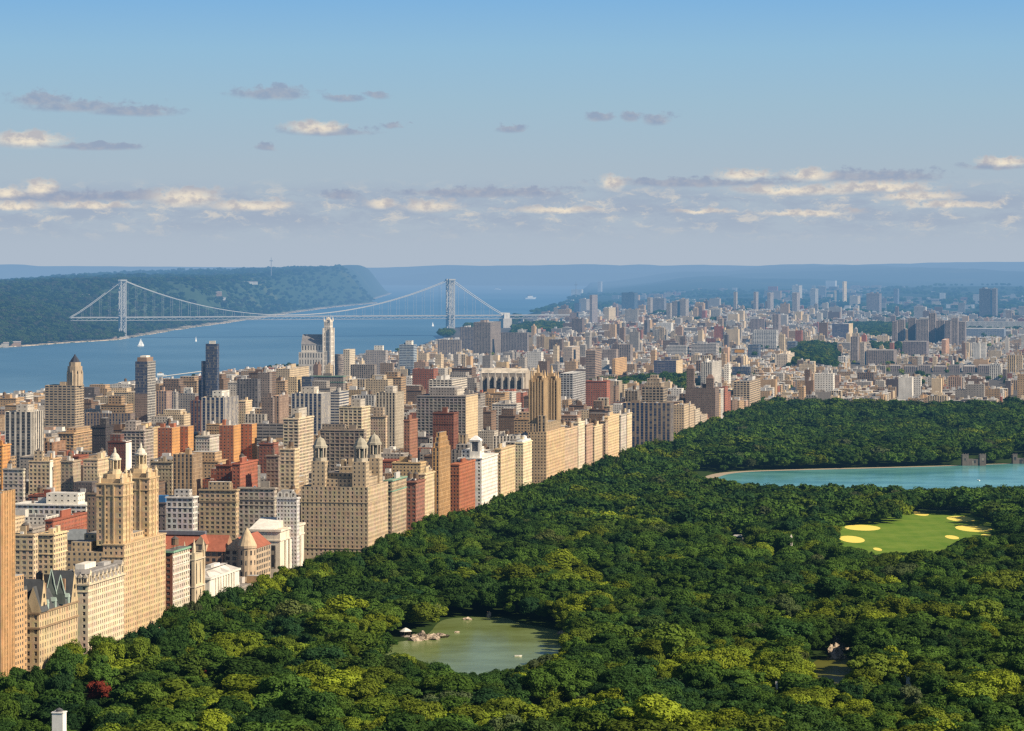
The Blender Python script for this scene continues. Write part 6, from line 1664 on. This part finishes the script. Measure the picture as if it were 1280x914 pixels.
def sailboat(px, py, Lb, hm, rz, label):
    X, Y = PP(px, py, WATER); r = thing('sailboat', label, 'sailboat', (X, Y, WATER), rz, 'boats on the river'); w = (0.85, 0.84, 0.80)
    m = MB(); hull(m, Lb, Lb * .3, Lb * .13, w); m.box(-Lb * .2, Lb * .15, -Lb * .07, Lb * .07, Lb * .13, Lb * .2, 'masonry', w); m.build('hull', r)
    m = MB(); m.tube((Lb * .05, 0, 0), (Lb * .05, 0, hm), Lb * .012, 'steel', (.6, .6, .6), 5); m.build('mast', r)
    for a in (-1, 1):
        m = MB(); q = [(Lb * .04 * a + Lb * .05, 0, hm * .12), (Lb * .05 + a * Lb * .45, a * .6, hm * .13), (Lb * .05 + a * .2, 0, hm * (.98 if a < 0 else .8))]; m.face(q, 'masonry', w); m.build('sail', r)


def motorboat(px, py, Lb, rz, label, wake=0):
    X, Y = PP(px, py, WATER); r = thing('motorboat', label, 'motorboat', (X, Y, WATER), rz, 'boats on the river'); w = (0.86, 0.84, 0.78)
    m = MB(); hull(m, Lb, Lb * .28, Lb * .1, w); m.build('hull', r)
    m = MB(); m.box(-Lb * .3, Lb * .15, -Lb * .1, Lb * .1, Lb * .1, Lb * .22, 'masonry', w); m.box(-Lb * .2, Lb * .05, -Lb * .08, Lb * .08, Lb * .22, Lb * .3, 'window_glass', w, topmat='masonry'); m.build('cabin', r)


sailboat(176, 433, 20, 24, .3, 'larger white sailboat on the river below the left bridge tower')
sailboat(245, 427, 13, 17, 1.2, 'small white sailboat right of the larger one')
sailboat(541, 408, 12, 18, .8, 'tiny white sailboat just left of the right bridge tower')
motorboat(199, 470.5, 30, 3.14, 'white motorboat trailing a pale wake beside the blue glass tower')
motorboat(663, 374, 90, .6, 'white ship far up the river beyond the bridge', 0)
motorboat(622, 362.5, 60, 0, 'white ship farther up the river, left of the nearer one', 0)
wk = [PP(*p, WATER) for p in ((203, 470.2), (262, 462.6), (262, 463.7), (203, 471.0))]
sheet('water_wake', wk, 'paint_line', 'pale foam wake trailing right from the motorboat', WATER + .4)


# ------------------------------------------------------------------ small things in the park
def rock(px, py, wd, h, label, Y=None, group='pale rocks on the lake shore'):
    X, Y = PP(px, py) if Y is None else (XofPx(px, Y), Y); rg = random.Random(px)
    m = MB(); n = 8; prof = [(1.05, -.5), (1.1, h * .2), (.9, h * .55), (.55, h * .8), (.2, h * .9)]
    rs = [[(wd * k * (1 + .75 * nz(i * 1.9, zz * 1.3, px * 1.7)) * math.cos(6.2832 * i / n), wd * .7 * k * (1 + .75 * nz(i * 2.1, px * 1.3, zz * 1.4)) * math.sin(6.2832 * i / n), zz + (.9 * h * nz(i * 1.7 + .3, px * 1.1, zz) if zz > 0 else 0)) for i in range(n)] for k, zz in prof]
    m.rings(rs, 'rock', (1, 1, 1)); o = m.build('rock'); o.location = (X, Y, 0.1); o.rotation_euler = (0, 0, rg.uniform(0, 3)); tag(o, label, 'rock', group)


for a in ((520, 801, 5, 3.2, 'low brown rock at the left end of the lake outcrop'), (529, 799, 6.5, 4.2, 'tallest grey rock in the lake outcrop'), (540, 799, 6, 3.4, 'broad pinkish rock in the middle of the lake outcrop'), (550, 797, 5, 2.6, 'flat pale rock at the right end of the lake outcrop'), (585, 775, 3, 1.6, 'pale rock at the far shore of the lake'), (611, 771.5, 2.2, 3.2, 'upright white stone at the far shore of the lake'), (705, 793, 5, 2.4, 'flat white rock at the right end of the lake'), (571, 791, 1.6, 1.0, 'tiny rock breaking the water in the middle of the lake')): rock(*a)
for a in ((1046, 823, 6.5, 5.5, 'broad pale pink rock face above the small pond'), (1049, 812, 4.5, 8.5, 'upper pale rock ledge above the small pond'), (1042, 818, 3.5, 6.5, 'narrow rock left of the pale ledge above the pond')): rock(*a, group='pale rocks above the small pond')


def gazebo(px, py, label, rad=3.6):
    X, Y = PP(px, py); r = thing('gazebo', label, 'gazebo', (X, Y, .1))
    m = MB(); m.lathe(0, 0, [(rad, -.05), (rad, .5)], 8, 'masonry', (.4, .35, .3)); m.build('floor_slab', r)
    for k in range(8): p = MB(); a = k * .7854; p.tube((rad * .85 * math.cos(a), rad * .85 * math.sin(a), .5), (rad * .85 * math.cos(a), rad * .85 * math.sin(a), 3.4), .16, 'bark', (1, 1, 1), 6); p.build('post', r)
    m = MB(); m.lathe(0, 0, [(rad * 1.15, 3.4), (rad * .6, 4.7), (.15, 5.6)], 8, 'masonry', (.70, .68, .64)); m.build('roof', r)


gazebo(507, 796, 'small pale roofed gazebo beside the lake rocks')


def rowboat(px, py, col, label):
    X, Y = PP(px, py); m = MB(); hull(m, 4.6, 1.6, .6, col); m.box(-.9, -.6, -.7, .7, .3, .45, 'bark', (1, 1, 1)); m.box(.5, .8, -.6, .6, .3, .45, 'bark', (1, 1, 1)); o = m.build('rowboat'); o.location = (X, Y, .25); o.rotation_euler = (0, 0, px % 3); tag(o, label, 'rowboat', 'rowboats on the lake')


rowboat(648, 821, (.75, .72, .66), 'white rowboat near the front of the lake'); rowboat(694, 826, (.05, .15, .45), 'blue rowboat at the right shore of the lake'); rowboat(1223, 601, (.85, .83, .8), 'white boat on the turquoise reservoir')


def obelisk():
    Y = 2480; r = thing('obelisk', 'pale stone obelisk rising out of the trees left of the lawn', 'obelisk', (XofPx(989, Y), Y, 0.05)); H = ZC - (668 - HZ) * Y / F
    m = MB(); m.box(-2.2, 2.2, -2.2, 2.2, 0, 6, 'masonry', (.6, .55, .48)); m.box(-1.3, 1.3, -1.3, 1.3, 6.003, H - 17, 'masonry', (.6, .55, .48)); m.build('pedestal', r)
    m = MB(); m.lathe(0, 0, [(1.5, H - 17), (1.05, H - 2), (.05, H)], 4, 'masonry', (.70, .64, .55), .785); m.build('shaft', r)


obelisk()


def gatehouse(px, Y, label, wd):
    r = thing('gatehouse', label, 'gatehouse', (XofPx(px, Y), Y, .1), 0); k = Y / F; col = (.15, .13, .12); W_ = wd * k; H = ZC - (568.5 - HZ) * Y / F
    m = MB(); m.box(-W_ * .48, W_ * .48, -4, 4, 0, H * .6, 'masonry', col); m.build('wall', r)
    for sx in (-1, 1):
        m = MB(); m.box(sx * W_ * .36 - W_ * .13, sx * W_ * .36 + W_ * .13, -5, 5, 0, H, 'masonry', col)
        for q in (-.1, 0, .1): m.box(sx * W_ * .36 + q * W_ - .7, sx * W_ * .36 + q * W_ + .7, -5.2, -4.2, H, H + 1.4, 'masonry', col)
        t = m.build('tower', r); g = MB(); g.box(sx * W_ * .36 - 1.2, sx * W_ * .36 + 1.2, -5.06, -5.0, H * .4, H * .75, 'window_glass', (1, 1, 1)); g.build('window', t)
    m = MB(); m.box(-2, 2, -4.1, -4.0, .3, H * .5, 'window_glass', (1, 1, 1)); m.build('door', r)


gatehouse(1217, 3705, 'dark stone gatehouse with two towers on the far reservoir shore', 30); gatehouse(1276, 3740, 'second stone gatehouse at the right edge of the reservoir shore', 22)


def vent_tower():
    Y = 1490; r = thing('vent_tower', 'white square chimney with dark cap poking out of the trees at bottom left', 'chimney', (XofPx(74, Y), Y, .05)); H = ZC - (891 - HZ) * Y / F
    m = MB(); m.box(-2.6, 2.6, -2.6, 2.6, 0, H, 'masonry', (.82, .80, .76)); m.build('shaft', r)
    m = MB(); m.box(-2.9, 2.9, -2.9, 2.9, H, H + .5, 'masonry', (.82, .8, .76), bottom=True); m.build('rim', r)
    m = MB(); m.lathe(0, 0, [(1.6, H + .5), (1.6, H + 1.4), (1.9, H + 1.4), (.3, H + 2.2)], 8, 'steel', (.12, .12, .13)); m.build('cap', r)


vent_tower()


def monument(px, py, Y, hgt, wd, label, col):
    r = thing('monument', label, 'monument', (XofPx(px, Y), Y, .05)); H = ZC - (py - HZ) * Y / F
    m = MB(); m.box(-wd * .9, wd * .9, -wd * .9, wd * .9, 0, H * .25, 'masonry', col); m.build('plinth', r)
    m = MB(); m.box(-wd * .55, wd * .55, -wd * .55, wd * .55, H * .25, H * .9, 'masonry', col); m.build('shaft', r)
    m = MB(); m.box(-wd * .75, wd * .75, -wd * .75, wd * .75, H * .9, H, 'masonry', col, bottom=True); m.build('cap', r)


monument(1136, 843, 1740, 12, 2.4, 'white stone pillar among trees at lower right', (.82, .78, .68)); monument(971, 852, 1700, 9, .9, 'thin pale post left of the white stone pillar', (.6, .56, .5))


def pavilion(px, py, label, col):
    X, Y = PP(px, py); X, Y = XofPx(px, Y), Y; r = thing('pavilion', label, 'pavilion', (X, Y, .2))
    m = MB()
    for sx in (-1, 1):
        for sy in (-1, 1): m.box(sx * 4 - .3, sx * 4 + .3, sy * 3 - .3, sy * 3 + .3, 0, 4.2, 'masonry', col)
    m.build('post', r) if False else m.build('frame', r)
    m = MB(); m.hip(-5, 5, -4, 4, 4.2, 5.4, 2.2, 'masonry', col); m.build('roof', r)


pavilion(671, 906, 'small pale kiosk on the terrace between the trees', (.66, .62, .55)); pavilion(922, 677, 'grey roofed pavilion left of the obelisk', (.42, .41, .39))


def mast(px, y0, y1, Y, label):
    X = XofPx(px, Y); z0, z1 = ZC - (y1 - HZ) * Y / F, ZC - (y0 - HZ) * Y / F; r = thing('radio_mast', label, 'mast', (X, Y, z0 - 30))
    m = MB(); m.tube((0, 0, 0), (0, 0, z1 - z0 + 30), 2.6, 'steel', (.45, .42, .4), 4, 1.2); m.build('shaft', r)
    m = MB(); m.box(-9, 9, -.8, .8, z1 - z0 + 12, z1 - z0 + 15, 'steel', (.45, .42, .4)); m.build('crossarm', r)


mast(339, 322, 337, 16000, 'thin radio mast on the skyline above the cliffs'); mast(720, 352, 364, 16050, 'thin mast over the white block on the far bank')


# ------------------------------------------------------------------ sky, sun, camera
SUN_EL = math.radians(35)
hx, hy = 0.965 * CA - 0.26 * SA, -0.965 * SA - 0.26 * CA
hl = math.hypot(hx, hy); hx, hy = hx / hl, hy / hl
sd = Vector((hx * math.cos(SUN_EL), hy * math.cos(SUN_EL), math.sin(SUN_EL)))
sl = bpy.data.lights.new('sun', 'SUN'); sl.energy = 6.6; sl.angle = math.radians(0.53); sl.color = (1.0, 0.85, 0.64)
so = bpy.data.objects.new('sun', sl); COL.objects.link(so); so.rotation_euler = (-sd).to_track_quat('-Z', 'Y').to_euler(); so.location = sd * 3000

W = bpy.data.worlds.new('World'); SC.world = W; W.use_nodes = True
t = NT(W.node_tree); t.n.clear()
out = t.new('ShaderNodeOutputWorld')
sky = t.new('ShaderNodeTexSky', sky_type='NISHITA'); sky.sun_disc = False; sky.sun_elevation = SUN_EL; sky.sun_rotation = math.atan2(hx, hy); sky.air_density = 1.0; sky.dust_density = 1.0; sky.ozone_density = 2.0
bg1 = t.new('ShaderNodeBackground'); t.put(bg1.inputs[0], sky.outputs[0]); bg1.inputs[1].default_value = 0.07
dirn = t.new('ShaderNodeTexCoord').outputs['Generated']
d = t.sep(dirn)
hor = t.math('SQRT', t.math('ADD', t.math('MULTIPLY', d[0], d[0]), t.math('MULTIPLY', d[1], d[1])))
el = t.math('DIVIDE', d[2], t.math('MAXIMUM', hor, 0.01))        # tangent of the elevation
az = t.math('ARCTAN2', d[0], d[1])
cx, cy = t.math('MULTIPLY', az, F / 100), t.math('MULTIPLY', el, F / 100)
P = t.comb(cx, cy, 0.0)
ramp = t.new('ShaderNodeValToRGB'); t.put(ramp.inputs[0], t.math('MULTIPLY', el, 100 / 14.0))
cr = ramp.color_ramp
def srgb(r, g, b): return tuple(((c / 255 + .055) / 1.055) ** 2.4 if c > 10 else c / 3294 for c in (r, g, b)) + (1,)
stops = [(0.0, (174, 187, 202)), (0.10, (172, 186, 200)), (0.2, (169, 187, 201)), (0.34, (158, 189, 208)), (0.46, (146, 188, 216)), (0.57, (128, 179, 221)), (1.0, (92, 150, 214))]
cr.elements[0].position, cr.elements[0].color = stops[0][0], srgb(*stops[0][1]); cr.elements[1].position, cr.elements[1].color = stops[-1][0], srgb(*stops[-1][1])
for p_, c in stops[1:-1]: e = cr.elements.new(p_); e.color = srgb(*c)
col = ramp.outputs[0]
n_big = t.noise(t.vec('MULTIPLY', P, (1.3, 4.2, 1)), 1.0, 6, 0.62); n_fine = t.noise(t.vec('MULTIPLY', P, (5.0, 7.5, 1)), 1.0, 8, 0.62)
wob = t.math('SUBTRACT', n_big, 0.5); wob2 = t.math('SUBTRACT', n_fine, 0.5)
Pw = t.vec('ADD', P, t.comb(t.math('MULTIPLY', wob, 0.5), t.math('MULTIPLY', wob2, 0.16), 0.0))


def field(blobs):
    f = None
    for px, py, rx, ry in blobs:
        c = ((px - 640) / 100, (HZ - py) / 100); r = (rx / 100 * 1.15, ry / 100 * 1.3)
        l = t.vec('LENGTH', t.vec('MULTIPLY_ADD', Pw, (1 / r[0], 1 / r[1], 0), (-c[0] / r[0], -c[1] / r[1], 0)), out=1)
        f = l if f is None else t.math('MINIMUM', f, l)
    return f


DARKC = [(55, 126, 34, 9), (105, 134, 70, 7), (165, 140, 55, 6), (340, 117, 50, 8), (425, 122, 20, 5), (472, 118, 15, 5), (640, 161, 18, 5), (745, 146, 13, 5), (785, 145, 15, 6), (823, 149, 22, 7), (120, 184, 58, 4), (415, 165, 58, 5), (330, 184, 12, 4), (493, 157, 13, 4), (240, 239, 18, 4), (425, 244, 22, 5), (1090, 220, 90, 7), (1240, 209, 40, 4), (60, 247, 90, 6), (600, 240, 110, 6), (150, 245, 60, 6), (880, 228, 120, 5)]
BRIGHTC = [(38, 176, 48, 9), (395, 159, 36, 7), (50, 236, 20, 9), (12, 241, 22, 7), (235, 247, 48, 10), (310, 257, 50, 6), (120, 257, 60, 4), (540, 258, 38, 7), (475, 254, 18, 6), (768, 228, 18, 9), (930, 219, 35, 6), (1010, 219, 32, 7), (990, 238, 70, 6), (1090, 234, 70, 6), (1140, 246, 50, 5), (1010, 266, 65, 4), (880, 264, 40, 3), (1250, 203, 36, 5), (1180, 256, 50, 4), (700, 262, 60, 4), (20, 258, 40, 5)]
fd, fb = field(DARKC), field(BRIGHTC)
nn = t.math('ADD', t.math('MULTIPLY', wob2, 1.9), t.math('MULTIPLY', wob, 0.9))
ad = t.maprange(t.math('ADD', fd, nn), 1.15, 0.45); ab = t.maprange(t.math('ADD', fb, nn), 1.2, 0.3)
inband = t.math('MULTIPLY', t.maprange(cy, 0.15, 0.55), t.maprange(cy, 1.02, 0.70))
strat = t.noise(t.vec('MULTIPLY', Pw, (0.8, 3.8, 1)), 1.0, 9, 0.68)
a_s = t.math('MULTIPLY', t.maprange(strat, 0.36, 0.60), t.math('MULTIPLY', inband, 0.7))
a_h = t.math('MULTIPLY', t.maprange(t.noise(t.vec('MULTIPLY', Pw, (2.2, 5.2, 3.0)), 1.3, 9, 0.66), 0.50, 0.68), t.math('MULTIPLY', inband, 0.75))
col = t.mix(a_s, col, srgb(156, 170, 191))
col = t.mix(a_h, col, srgb(214, 209, 201))
shade = t.mix(t.maprange(n_fine, 0.35, 0.7), srgb(142, 156, 182), srgb(172, 173, 184))
col = t.mix(t.math('MULTIPLY', ad, 0.72), col, shade)
lit = t.mix(t.maprange(n_fine, 0.36, 0.66), srgb(186, 184, 188), srgb(244, 231, 209))
col = t.mix(t.math('MULTIPLY', ab, 0.92), col, lit)
bg2 = t.new('ShaderNodeBackground'); t.put(bg2.inputs[0], col); bg2.inputs[1].default_value = 1.0
mx = t.new('ShaderNodeMixShader'); t.put(mx.inputs[0], t.maprange(el, 0.09, 0.30)); t.l.new(bg2.outputs[0], mx.inputs[1]); t.l.new(bg1.outputs[0], mx.inputs[2]); t.l.new(mx.outputs[0], out.inputs[0])
W.cycles.sampling_method = 'MANUAL'; W.cycles.sample_map_resolution = 512

cam = bpy.data.cameras.new('camera'); co = bpy.data.objects.new('camera', cam); COL.objects.link(co)
co.location = (0, 0, ZC); co.rotation_euler = (math.pi / 2, 0, 0)
cam.sensor_width = 36; cam.lens = F / 1280 * 36; cam.shift_y = -(457 - HZ) / 1280
cam.clip_start = 1.0; cam.clip_end = 120000
SC.camera = co
SC.view_settings.view_transform = 'Standard'; SC.view_settings.look = 'None'; SC.view_settings.exposure = 0; SC.view_settings.gamma = 1
cy_ = SC.cycles
cy_.max_bounces = 5; cy_.diffuse_bounces = 2; cy_.glossy_bounces = 2; cy_.transmission_bounces = 2; cy_.transparent_max_bounces = 4; cy_.caustics_reflective = False; cy_.caustics_refractive = False
cy_.use_denoising = False; cy_.pixel_filter_type = 'BLACKMAN_HARRIS'; cy_.filter_width = 1.4
SC.render.resolution_x, SC.render.resolution_y = 1024, 731
